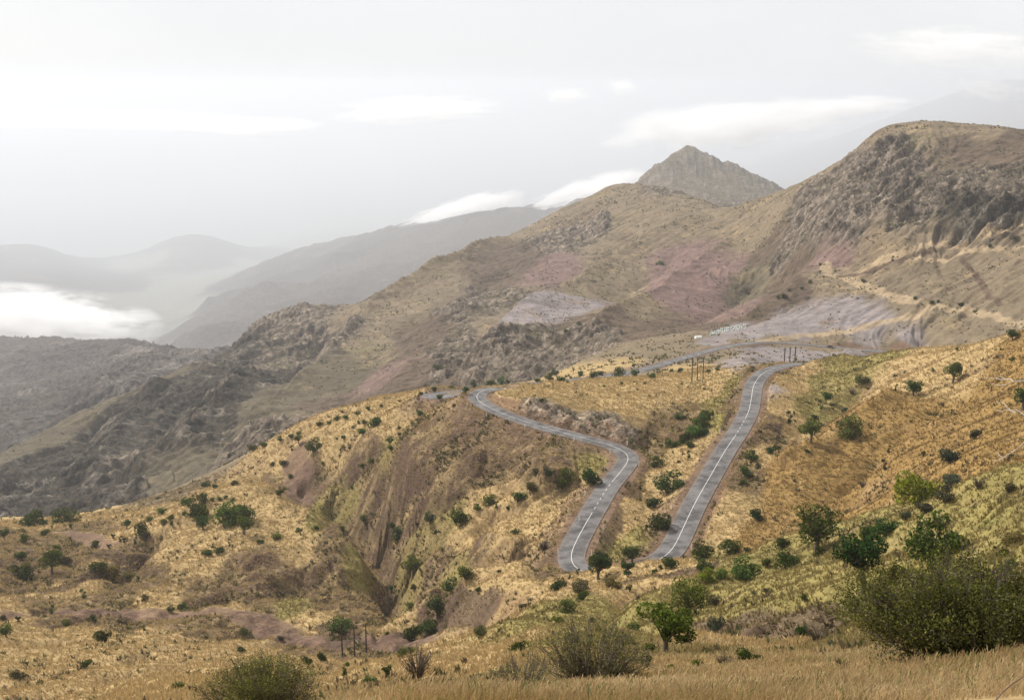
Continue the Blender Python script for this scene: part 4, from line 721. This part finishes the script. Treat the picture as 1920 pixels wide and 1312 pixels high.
# ---------------------------------------------------------------- foreground grass
x, y, z, i, j, r = scatter(42000, 12.5, 80, .55, rg, 27); pt = fbm(x, y, 2.2, 3, 201)
keep_ = (pt > -.42) & (np.arctan2(x, y) > R(-6 + 0) - np.clip((r - 25) / 300, 0, 1)) & (rg.uniform(size=len(x)) < .95); x, y, z, r, pt = [v[keep_] for v in (x, y, z, r, pt)]
def blades(x, y, z, h, rg, nb, col, wid=.006, head=True):
    n = len(x) ; X_ = np.repeat(x, nb) + rg.normal(0, .09, n * nb); Y_ = np.repeat(y, nb) + rg.normal(0, .09, n * nb); Z_ = np.repeat(z, nb); H_ = np.repeat(h, nb) * rg.uniform(.45, 1.15, n * nb)
    a = rg.uniform(0, 6.28, n * nb); ln = rg.uniform(.05, .55, n * nb) * H_; ln_x = ln * np.cos(a) + H_ * .14; ln_y = ln * np.sin(a); W_ = (wid * .35 + .00022 * np.repeat(r, nb)) * rg.uniform(.6, 1.3, n * nb)
    fa = rg.uniform(-.6, .6, n * nb); wx, wy = np.cos(fa), np.sin(fa); lev = []
    for t, ww in ((0, 1), (.45, .85), (.8, .6), (.82, 1.5), (1, .15)):
        cx = X_ + ln_x * t * t; cy = Y_ + ln_y * t * t; cz = Z_ + H_ * t * (1 - .12 * t) - .03
        lev.append(np.stack([cx - wx * W_ * ww, cy - wy * W_ * ww, cz], -1)); lev.append(np.stack([cx + wx * W_ * ww, cy + wy * W_ * ww, cz], -1))
    co = np.stack(lev, 1); N_ = len(co); o = np.arange(N_)[:, None] * 10
    q = np.concatenate([o + np.array([[2 * k, 2 * k + 1, 2 * k + 3, 2 * k + 2]]) for k in range(4)], 0); c = np.repeat(np.repeat(col, nb, 0) * rg.uniform(.65, 1.3, (N_, 1)), 10, 0)
    return co.reshape(-1, 3), q, np.c_[np.clip(c, .01, .9), np.ones(len(c))]
mixv = np.clip(fbm(x, y, 5, 2, 202) + .5, 0, 1)[:, None]
colr = np.array((.50, .385, .22)) * mixv + np.array((.30, .21, .095)) * (1 - mixv); gre = rg.uniform(size=len(x)) < .07; colr[gre] = (.17, .19, .06)
co_, f_, c_ = blades(x, y, z, np.clip(.27 + pt * .25, .12, .6) * (1 + .003 * r), rg, 8, colr)
fg = mesh_obj('tall_grass', co_, f_, VM, {'tint': ('FLOAT_COLOR', c_)}, smooth=False); fg['kind'] = 'stuff'; fg['label'] = 'tall dry straw grass along the bottom of the view'
# ---------------------------------------------------------------- large near bushes
def near_bush(name, cat, label, px, py, rmin, rx, ry, rz, n, leaf, stems, col, seed, shell=.55, up=.2, g=None, twig=1.0):
    rg = np.random.default_rng(seed); g = g or ground(px, py, rmin); o = bpy.data.objects.new(name, None); sc.collection.objects.link(o); o.location = (g[0], g[1], g[2] - .1)
    parts = []; tips = []
    for i in range(stems):
        a = rg.uniform(0, 6.28); q = rg.uniform(.15, 1) ** .6; h = rz * 1.55 * math.sqrt(1.02 - q * q * .75) * rg.uniform(.75, 1.1); e = np.array([q * rx * math.cos(a), q * ry * math.sin(a), h])
        pts = [np.array([e[0] * .12, e[1] * .12, -.1])]
        for t in (.3, .55, .8, 1.0): pts.append(np.array([e[0] * t ** .8, e[1] * t ** .8, e[2] * t ** 1.15]) + rg.normal(0, .035 * rz, 3))
        parts.append(tube(pts, np.array([.02, .016, .011, .007, .003]) * rz * twig, 4)); P0 = pts
        for b_ in range(7):
            s = P0[rg.integers(1, 4)] + rg.normal(0, .02, 3); d = rg.normal(size=3) + np.array([e[0] / rx, e[1] / ry, .7]); d /= np.linalg.norm(d); l = rz * rg.uniform(.2, .45)
            m = s + d * l * .5 + rg.normal(0, .03 * rz, 3); t_ = s + d * l; parts.append(tube([s, m, t_], np.array([.007, .005, .002]) * rz * twig, 3)); tips += [m, t_, (m + t_) / 2]
        tips += P0[2:]
    co, f = merge(parts); mesh_obj('branches', co, f, bark, parent=o)
    tips = np.array(tips); L_ = blobs(22, 1, rz * .8, rz * .75, rg); p1 = tips[rg.integers(0, len(tips), int(n * .62))] + rg.normal(0, .075 * rz, (int(n * .62), 3))
    p2 = crown_pts(L_, int(n * .38), rg, shell) * np.array([rx, ry, 1]); p = np.r_[p1, p2]; p = p[p[:, 2] > .03]; c1, f1 = leaves(p, leaf, rg, up, .5)
    tone = np.repeat(rg.choice([.45, .8, 1.1, 1.6, 2.4], len(p), p=[.25, .25, .25, .18, .07]), 4)
    lv = mesh_obj('foliage', c1, f1, LEAF, {'tone': ('FLOAT', tone)}, smooth=False, parent=o); lv.color = (*col, 1)
    o['label'] = label; o['category'] = cat; return o
near_bush('large_bush', 'bush', 'huge dense olive-green bush filling the lower right corner', 1800, 1285, 14, 3.0, 1.8, 1.62, 75000, .030, 170, (.15, .148, .048), 301, g=(lambda q: (q[0], q[1], zat(q[0], q[1])))(P(1815, 1290, 25.0)))
near_bush('twiggy_bush', 'shrub', 'tall sparse olive bush with bare twigs at bottom centre', 1110, 1290, 14, 1.75, 1.2, 1.3, 12000, .022, 120, (.26, .235, .10), 302, shell=.4, g=(lambda q: (q[0], q[1], zat(q[0], q[1])))(P(1110, 1300, 31.0)))
near_bush('twiggy_bush', 'shrub', 'small pale twiggy bush at the bottom, left of the tall olive bush', 985, 1300, 12, .95, .7, .7, 3200, .016, 60, (.32, .29, .14), 303, shell=.4, g=(lambda q: (q[0], q[1], zat(q[0], q[1])))(P(980, 1305, 26.0)))
near_bush('olive_bush', 'bush', 'broad olive bush cut by the bottom edge left of centre', 480, 1325, 14, 2.5, 1.6, 1.5, 26000, .03, 130, (.19, .18, .065), 304, shell=.45, g=(lambda q: (q[0], q[1], zat(q[0], q[1])))(P(490, 1325, 42.0)))
# ---------------------------------------------------------------- small built things
def flat(name, col, rough=.6, metal=0, vary=.15):
    m, nt, b = newmat(name); n = N(nt, 'ShaderNodeTexNoise', inp={'Scale': 3.0, 'Detail': 5}); mr = N(nt, 'ShaderNodeMapRange', inp={3: 1 - vary, 4: 1 + vary}); L(nt, n.outputs[0], mr.inputs[0])
    s = N(nt, 'ShaderNodeVectorMath', operation='SCALE', inp={0: col}); L(nt, mr.outputs[0], s.inputs['Scale']); L(nt, s.outputs[0], b.inputs['Base Color']); b.inputs['Roughness'].default_value = rough; b.inputs['Metallic'].default_value = metal; b.inputs['Specular IOR Level'].default_value = .4; return m
def box_(x0, x1, y0, y1, z0, z1, tx=0, ty=0):
    c = np.array([(x0, y0, z0), (x1, y0, z0), (x1, y1, z0), (x0, y1, z0), (x0 + tx, y0 + ty, z1), (x1 - tx, y0 + ty, z1), (x1 - tx, y1 - ty, z1), (x0 + tx, y1 - ty, z1)], float)
    return c, np.array([(0, 3, 2, 1), (4, 5, 6, 7), (0, 1, 5, 4), (1, 2, 6, 5), (2, 3, 7, 6), (3, 0, 4, 7)])
def empty(name, loc, label, cat, group=None, rz=0):
    o = bpy.data.objects.new(name, None); sc.collection.objects.link(o); o.location = loc; o.rotation_euler = (0, 0, rz); o['label'] = label; o['category'] = cat
    if group: o['group'] = group
    return o
def dup(root, loc, rz, label, sc_=None):
    r = root.copy(); sc.collection.objects.link(r); r.location = loc; r.rotation_euler = (0, 0, rz); r['label'] = label
    if sc_ is not None: r.scale = (sc_,) * 3
    for ch in list(root.children):
        c = ch.copy(); sc.collection.objects.link(c); c.parent = r
        for g_ in list(ch.children): d_ = g_.copy(); sc.collection.objects.link(d_); d_.parent = c
    return r
def bev(o, w_=.02):
    m = o.modifiers.new('soft edges', 'BEVEL'); m.width = w_; m.segments = 2; return o
WOOD = flat('dark tarred wood', (.045, .035, .028), .85); PORC = flat('porcelain', (.16, .15, .14), .3); WHITE = flat('white painted post', (.75, .75, .72), .6); RED = flat('red reflector', (.45, .04, .03), .3)
pg = 'wooden utility poles in threes'
p0 = empty('utility_pole', (0, 0, 0), '', 'utility pole', pg)
c_, f_ = tube([(0, 0, -.6), (.01, 0, 3), (0, .02, 6), (.02, 0, 9)], [.23, .21, .19, .17], 8); pole_ = mesh_obj('pole', c_, f_, WOOD, parent=p0)
ca_ = bev(mesh_obj('crossarm', *box_(-.95, .95, -.06, .06, 8.45, 8.6), WOOD, smooth=False, parent=p0))
for sx in (-.85, 0, .85):
    c_, f_ = tube([(sx, 0, 8.6), (sx, 0, 8.72), (sx, 0, 8.8), (sx, 0, 8.9)], [.05, .085, .06, .02], 8); mesh_obj('insulator', c_, f_, PORC, parent=p0)
POLES = [(642, 1234, 1166, 'left pole of the near trio in the valley at lower left'), (665, 1231, 1164, 'middle pole of the near trio in the valley at lower left'), (687, 1223, 1162, 'right pole of the near trio in the valley at lower left'),
         (1297, 717, 675, 'left pole of the trio on the crest between the road legs'), (1307, 715, 674, 'middle pole of the trio on the crest between the road legs'), (1318, 711, 671, 'right pole of the trio on the crest between the road legs')]
heads = []; first = True
for px, yb, yt, lb in POLES:
    g = ground(px, yb, 120); h = (yb - yt) * g[1] / F * 1.03; tag_ = 'dark wooden ' + lb
    if first: r = p0; r.location = g; r['label'] = tag_; r.scale = (h / 9,) * 3; r.rotation_euler = (0, 0, .5); first = False
    else: r = dup(p0, g, .5 if px < 1000 else .9, tag_, h / 9)
    heads.append((Vector(g), h))
for px, yb, D, lb in ((1472, 652, 640, 'left pole of the far trio behind the upper road bend'), (1482, 651, 642, 'middle pole of the far trio behind the upper road bend'), (1492, 650, 644, 'right pole of the far trio behind the upper road bend')):
    t = P(px, yb, D); zb_ = zat(t[0], t[1]); h = min(max(t[2] - zb_, 7), 14); r = dup(p0, (t[0], t[1], t[2] - h), .9, 'dark wooden ' + lb, h / 9); heads.append((Vector((t[0], t[1], t[2] - h)), h))
# cross bracing wires of the near and crest trios
for a in (0, 1, 3, 4):
    (ga, ha), (gb, hb) = heads[a], heads[a + 1]; parts = []
    for u, v in ((.25, .62), (.62, .25)): parts.append(tube([ga + Vector((0, 0, ha * u)), gb + Vector((0, 0, hb * v))], [.035, .035], 4))
    c_, f_ = merge(parts); o = mesh_obj('brace_wire', c_, f_, WOOD); o['category'] = 'wire'; o['label'] = ('crossed brace wires between the left and middle', 'crossed brace wires between the middle and right')[a % 3] + (' poles of the near trio' if a < 2 else ' poles of the crest trio'); o['group'] = 'brace wires of the pole trios'
# white roadside markers
m0 = empty('marker_post', (0, 0, 0), '', 'marker post', 'white roadside marker posts')
c_, f_ = tube([(0, 0, -.3), (0, 0, .6), (0, 0, 1.35), (0, 0, 1.4)], [.09, .085, .08, .02], 8); mesh_obj('post', c_, f_, WHITE, parent=m0); bev(mesh_obj('reflector', *box_(-.05, .05, -.095, -.07, 1.05, 1.2), RED, smooth=False, parent=m0), .005)
MK = [(876, 765, 'outside the first road bend, upper of two'), (912, 783, 'outside the first road bend, lower of two'), (1076, 829, 'midway along the descending road edge'), (1144, 851, 'left edge of the road before the middle bend'), (1176, 836, 'inside bank above the middle road bend'), (1198, 874, 'right outside of the middle road bend'),
      (1097, 930, 'upper left of the left road leg'), (1086, 978, 'lower left of the left road leg'), (1131, 995, 'right side of the left road leg'), (1259, 955, 'left of the straight road leg, low down'), (1423, 793, 'right of the straight road leg near the top'), (1350, 813, 'left of the straight road leg, high up'),
      (1296, 1033, 'right of the straight road leg above the bushes'), (1109, 1041, 'inside the hairpin bend'), (1046, 1038, 'outer left of the hairpin bend'), (1310, 670, 'near edge of the far road'), (1268, 684, 'lower stretch of the far road'), (795, 742, 'left tip of the small far loop'), (930, 722, 'crest where the road slips behind the hill')]
for n_, (px, py, lb) in enumerate(MK):
    g = ground(px, py, 120); s_ = .95 + .0007 * g[1]; lb = 'white marker post at the ' + lb if lb[0] not in 'om' else 'white marker post ' + lb
    if n_ == 0: m0.location = g; m0.scale = (s_,) * 3; m0['label'] = lb
    else: dup(m0, g, 0, lb, s_)
# taller white road sign on a post
g = ground(984, 807, 120); o = empty('road_sign', g, 'tall white signpost beside the descending road after the first bend', 'road sign', rz=.2)
c_, f_ = tube([(0, 0, -.3), (0, 0, 2.2)], [.05, .05], 8); mesh_obj('post', c_, f_, WHITE, parent=o); bev(mesh_obj('sign_plate', *box_(-.32, .32, -.09, -.055, 1.55, 2.2), WHITE, smooth=False, parent=o), .01)
# dark saloon car on the far road
i_ = near_i(1553, 651, 848); tdir = road[i_ + 3] - road[i_ - 3]; nrm = np.array([-tdir[1], tdir[0]]) / np.hypot(tdir[0], tdir[1]); cpnt = road[i_].copy(); cpnt[:2] -= nrm * 1.7 * (1 if nrm[1] > 0 else -1)
car = empty('car', tuple(cpnt + np.array([0, 0, .02])), 'dark saloon car driving along the far upper road', 'car', rz=math.atan2(tdir[1], tdir[0]))
PAINT = flat('dark car paint', (.02, .022, .026), .25, .3, .05); GLASS = flat('dark car glass', (.03, .035, .04), .08, 0, .02); TYRE = flat('tyre rubber', (.02, .02, .02), .8); RIM = flat('wheel metal', (.4, .4, .4), .35, .8); LAMP = flat('clear lamp', (.7, .7, .68), .15)
prof = [(-2.2, .35), (-2.25, .75), (-2.1, .95), (-1.5, 1.0), (-.95, 1.38), (.35, 1.42), (1.05, .98), (1.95, .82), (2.25, .6), (2.25, .32)]
def loft(prof, hw, tuck):
    n = len(prof); co = []
    for s_, k_ in ((-1, 1), (1, 1)): co += [(x_, s_ * (hw - (tuck if z_ > 1.05 else 0)), z_) for x_, z_ in prof]
    f = [(i, (i + 1) % n, n + (i + 1) % n, n + i) for i in range(n)]; return co, f, n
co_, f_, n_ = loft(prof, .86, .2); me = bpy.data.meshes.new('body'); me.from_pydata(co_, [], f_ + [tuple(range(n_ - 1, -1, -1)), tuple(range(n_, 2 * n_))]); me.materials.append(PAINT); bo = bpy.data.objects.new('body', me); sc.collection.objects.link(bo); bo.parent = car; bev(bo, .06)
for nm, pts_ in (('windscreen', [(.42, -.6, 1.36), (.42, .6, 1.36), (1.0, .74, 1.03), (1.0, -.74, 1.03)]), ('rear_window', [(-1.0, -.6, 1.34), (-1.0, .6, 1.34), (-1.45, .74, 1.05), (-1.45, -.74, 1.05)])):
    p_ = np.array(pts_); n2_ = np.cross(p_[1] - p_[0], p_[2] - p_[1]); n2_ /= np.linalg.norm(n2_); n2_ *= 1 if n2_[2] > 0 else -1; mesh_obj(nm, np.r_[p_ + n2_ * .01, p_ + n2_ * .045], [(0, 1, 2, 3), (7, 6, 5, 4), (0, 4, 5, 1), (1, 5, 6, 2), (2, 6, 7, 3), (3, 7, 4, 0)], GLASS, smooth=False, parent=car)
for s_ in (-1, 1): mesh_obj('side_window', *box_(-1.05, .6, min(s_ * .7, s_ * .80), max(s_ * .7, s_ * .80), 1.04, 1.32, .22, 0), GLASS, smooth=False, parent=car)
for x_ in (-1.4, 1.4):
    for s_ in (-1, 1):
        c_, f_ = tube([(x_, s_ * .68, .32), (x_, s_ * .70, .32), (x_, s_ * .88, .32), (x_, s_ * .90, .32)], [.25, .32, .32, .25], 16); wh = mesh_obj('wheel', c_, f_, TYRE, parent=car); c_, f_ = tube([(x_, s_ * .88, .32), (x_, s_ * .905, .32), (x_, s_ * .91, .32)], [.2, .19, .01], 12); mesh_obj('rim', c_, f_, RIM, parent=wh)
for s_ in (-1, 1): mesh_obj('headlight', *box_(2.2, 2.28, s_ * .62 - .16, s_ * .62 + .16, .58, .72), LAMP, smooth=False, parent=car); mesh_obj('tail_light', *box_(-2.29, -2.2, s_ * .64 - .14, s_ * .64 + .14, .72, .86), RED, smooth=False, parent=car)
# white tent above the far road
g = ground(1309, 635, 500); t = empty('tent', g, 'small white tent standing above the far road', 'tent', rz=.35); CAN = flat('white canvas', (.78, .77, .74), .8)
hp = [(-1.2, -.1), (-1.25, .9), (-.95, 1.6), (0, 2.15), (.95, 1.6), (1.25, .9), (1.2, -.1)]; co_ = [(x_, y_, z_) for x_ in (-2.3, -1.2, 0, 1.2, 2.3) for y_, z_ in hp]; f_ = [(i * 7 + j, i * 7 + j + 1, (i + 1) * 7 + j + 1, (i + 1) * 7 + j) for i in range(4) for j in range(6)]
me = bpy.data.meshes.new('canvas'); me.from_pydata(co_, [], f_ + [tuple(range(7))[::-1], tuple(range(28, 35))]); me.materials.append(CAN); o = bpy.data.objects.new('canvas', me); sc.collection.objects.link(o); o.parent = t
mesh_obj('door_flap', *box_(2.3, 2.36, -.45, .45, 0, 1.5, 0, .12), flat('grey canvas', (.3, .3, .3), .8), smooth=False, parent=t)
# rows of pale boxes next to it
rg = np.random.default_rng(9); BX = [flat('pale box paint', c__, .7) for c__ in ((.62, .64, .62), (.45, .55, .62), (.50, .60, .48))]; pb = []
for k_ in range(3):
    o = empty('storage_box', (0, 0, 0), 'small pale box in the rows above the far road', 'box', 'rows of small pale boxes'); o.scale = (.8, .8, .8); bev(mesh_obj('case', *box_(-.5, .5, -.42, .42, -.15, .75), BX[k_], smooth=False, parent=o)); bev(mesh_obj('lid', *box_(-.55, .55, -.47, .47, .75, .86), BX[0], smooth=False, parent=o)); pb.append([o, 0])
for rw in range(4):
    n_row = 0
    for q in range(19):
        px = 1333 + q * 3.6 + rg.normal(0, .8); py = 625 - q * .72 + (rw - 1.5) * 2.4 + rg.normal(0, .4)
        if rg.uniform() < .12 or (q < 3 and rw == 0): continue
        g = ground(px, py, 500); k_ = int(rg.integers(0, 3)); rz = .4 + rg.normal(0, .2)
        n_row += 1; lab = f"{('white', 'pale blue', 'pale green')[k_]} box, {ORD[n_row - 1]} from left in the {('back', 'second', 'third', 'front')[rw]} row above the far road"
        if not pb[k_][1]: pb[k_][1] = 1; pb[k_][0].location = g; pb[k_][0].rotation_euler = (0, 0, rz); pb[k_][0]['label'] = lab
        else: dup(pb[k_][0], g, rz, lab)
# leafless tree just outside the right edge, its grey twigs reaching into view
GREY = flat('weathered bare wood', (.38, .34, .29), .8, 0, .3); D0 = 9.0; base = P(2035, 1250, D0); zb_ = zat(base[0], base[1]); rg = np.random.default_rng(12)
bt = empty('bare_tree', (base[0], base[1], zb_), 'leafless tree at the right edge, pale twigs reaching into view', 'tree')
top = P(2020, 640, D0); trunk_p = [np.array([0, 0, -.2]), np.array([.05, 0, (top[2] - zb_) * .4]), np.array([-.05, .1, (top[2] - zb_) * .75]), np.array([.02, .05, top[2] - zb_ + .3])]
c_, f_ = tube(trunk_p, [.06, .05, .035, .02], 8); mesh_obj('trunk', c_, f_, GREY, parent=bt)
def loc_(px, py, D): p = P(px, py, D); return np.array([p[0] - base[0], p[1] - base[1], p[2] - zb_])
BRN = [([(2020, 700), (1960, 712), (1915, 714), (1880, 712), (1845, 708)], .011), ([(1905, 713), (1880, 722), (1862, 720)], .006), ([(1890, 712), (1870, 704)], .005), ([(2025, 800), (1970, 790), (1920, 778), (1895, 770), (1870, 768)], .010), ([(1905, 774), (1885, 758), (1868, 752)], .006), ([(2030, 760), (1960, 800), (1920, 830), (1890, 852), (1862, 864)], .012), ([(1880, 857), (1866, 848)], .005), ([(1871, 860), (1866, 873)], .005), ([(2030, 980), (1960, 930), (1922, 890), (1914, 930), (1912, 965)], .008)]
parts = []
for pts_, r_0 in BRN:
    w_ = [loc_(px, py, D0 + .12 * k_) for k_, (px, py) in enumerate(pts_)]; w2 = []
    for a_, b_ in zip(w_[:-1], w_[1:]): w2 += [a_, (a_ * 2 + b_) / 3 + rg.normal(0, .008, 3), (a_ + 2 * b_) / 3 + rg.normal(0, .008, 3)]
    w2.append(w_[-1]); parts.append(tube(w2, np.linspace(r_0 * .7, r_0 * .25, len(w2)), 5))
c_, f_ = merge(parts); mesh_obj('branches', c_, f_, GREY, parent=bt)
fb = []; rg = np.random.default_rng(3)
for k_, (px, py) in enumerate([(1850, 1320), (1880, 1296), (1905, 1277), (1935, 1252)]): fb.append(np.array(P(px, py, 7.6 + .05 * k_)) + rg.normal(0, .01, 3))
fb = [np.array(P(1835, 1345, 7.5))] + fb + [np.array(P(1990, 1215, 7.9))]; c_, f_ = tube(fb, [.007, .0065, .006, .005, .004, .003], 6); o = mesh_obj('dead_branch', c_, f_, flat('brown dead wood', (.16, .10, .07), .8)); o['label'] = 'brown dead branch slanting through the grass in the lower right corner'; o['category'] = 'branch'
# ---------------------------------------------------------------- low cloud and mist banks
def cloudmat(name, dens, sc_n, thr, seed):
    m = bpy.data.materials.new(name); m.use_nodes = True; nt = m.node_tree; nt.nodes.clear(); o = N(nt, 'ShaderNodeOutputMaterial')
    tc = N(nt, 'ShaderNodeTexCoord'); ln = N(nt, 'ShaderNodeVectorMath', operation='LENGTH'); L(nt, tc.outputs['Object'], ln.inputs[0]); mp = N(nt, 'ShaderNodeMapping', inp={1: (seed * 3.7, seed, 0)}); L(nt, tc.outputs['Object'], mp.inputs[0])
    nz = N(nt, 'ShaderNodeTexNoise', inp={'Scale': sc_n, 'Detail': 6, 'Roughness': .66}); L(nt, mp.outputs[0], nz.inputs['Vector'])
    a = N(nt, 'ShaderNodeMath', operation='SUBTRACT', inp={0: 1.0}); L(nt, ln.outputs['Value'], a.inputs[1])
    m2 = N(nt, 'ShaderNodeMath', operation='MULTIPLY_ADD', inp={1: 5.5, 2: -thr}); L(nt, nz.outputs[0], m2.inputs[0]); ad = N(nt, 'ShaderNodeMath', operation='ADD'); a16 = N(nt, 'ShaderNodeMath', operation='MULTIPLY', inp={1: 1.5}); L(nt, a.outputs[0], a16.inputs[0]); L(nt, a16.outputs[0], ad.inputs[0]); L(nt, m2.outputs[0], ad.inputs[1])
    mn = N(nt, 'ShaderNodeMath', operation='MINIMUM'); ae = N(nt, 'ShaderNodeMath', operation='MULTIPLY', inp={1: 2.5}); L(nt, a.outputs[0], ae.inputs[0]); L(nt, ad.outputs[0], mn.inputs[0]); L(nt, ae.outputs[0], mn.inputs[1])
    mr = N(nt, 'ShaderNodeMath', operation='MULTIPLY', use_clamp=False, inp={1: dens}); cl = N(nt, 'ShaderNodeMath', operation='MAXIMUM', inp={1: 0}); L(nt, mn.outputs[0], cl.inputs[0]); L(nt, cl.outputs[0], mr.inputs[0])
    pv = N(nt, 'ShaderNodeVolumePrincipled', inp={'Color': (1, 1, 1, 1), 'Anisotropy': .45}); L(nt, mr.outputs[0], pv.inputs['Density']); L(nt, pv.outputs[0], o.inputs['Volume']); return m
import bmesh
def cloud(px, py, hw, hh, D, dens, tilt, label, seed, thr=3.05, sc_n=2.7, deep=.6):
    p = P(px, py, D); rx = 1.1 * hw * D / F; rz = 1.0 * hh * D / F; me = bpy.data.meshes.new('cloud'); bm = bmesh.new(); bmesh.ops.create_icosphere(bm, subdivisions=3, radius=1); bm.to_mesh(me); bm.free()
    me.materials.append(cloudmat('cloud vapour', dens / max(rz, 20), sc_n, thr, seed)); o = bpy.data.objects.new('cloud', me); sc.collection.objects.link(o); o.location = p; o.scale = (rx, rx * deep, rz); o.rotation_euler = (0, tilt, -math.atan2(p[0], p[1])); o['kind'] = 'stuff'; o['label'] = label
CL = [(230, 226, 320, 20, 9800, .38, .03, 'long flat white cloud streak at upper left'), (500, 238, 110, 18, 9800, .8, -.03, 'thin white cloud tail right of the long streak'), (780, 206, 160, 30, 9800, .9, -.04, 'small white cloud streak left of centre'),
      (1360, 236, 240, 52, 9800, 1.6, -.1, 'large bright white cloud behind the peak'), (1590, 202, 120, 24, 9800, 1.3, -.08, 'white cloud wisp right of the peak'), (1062, 180, 50, 18, 9800, .9, 0, 'tiny cloud puff left of the peak'), (1168, 164, 36, 18, 9800, .9, .2, 'tiny cloud puff above the peak'),
      (1790, 92, 180, 46, 10500, .8, .07, 'faint broad cloud at upper right'), (1855, 168, 70, 26, 10500, .8, .1, 'faint cloud above the right hill'),
      (870, 398, 120, 30, 9700, 3.0, -.25, 'white cloud spilling over the far ridge'), (1100, 368, 130, 36, 9600, 4.0, -.3, 'white cloud behind the shoulder of the main ridge'), (30, 600, 260, 72, 4800, 3.2, .12, 'thick white cloud bank above the left ridge')]
for k_, (px, py, hw, hh, D, de, ti, lb) in enumerate(CL): cloud(px, py, hw, hh, D, de, ti, lb, k_ + 1)
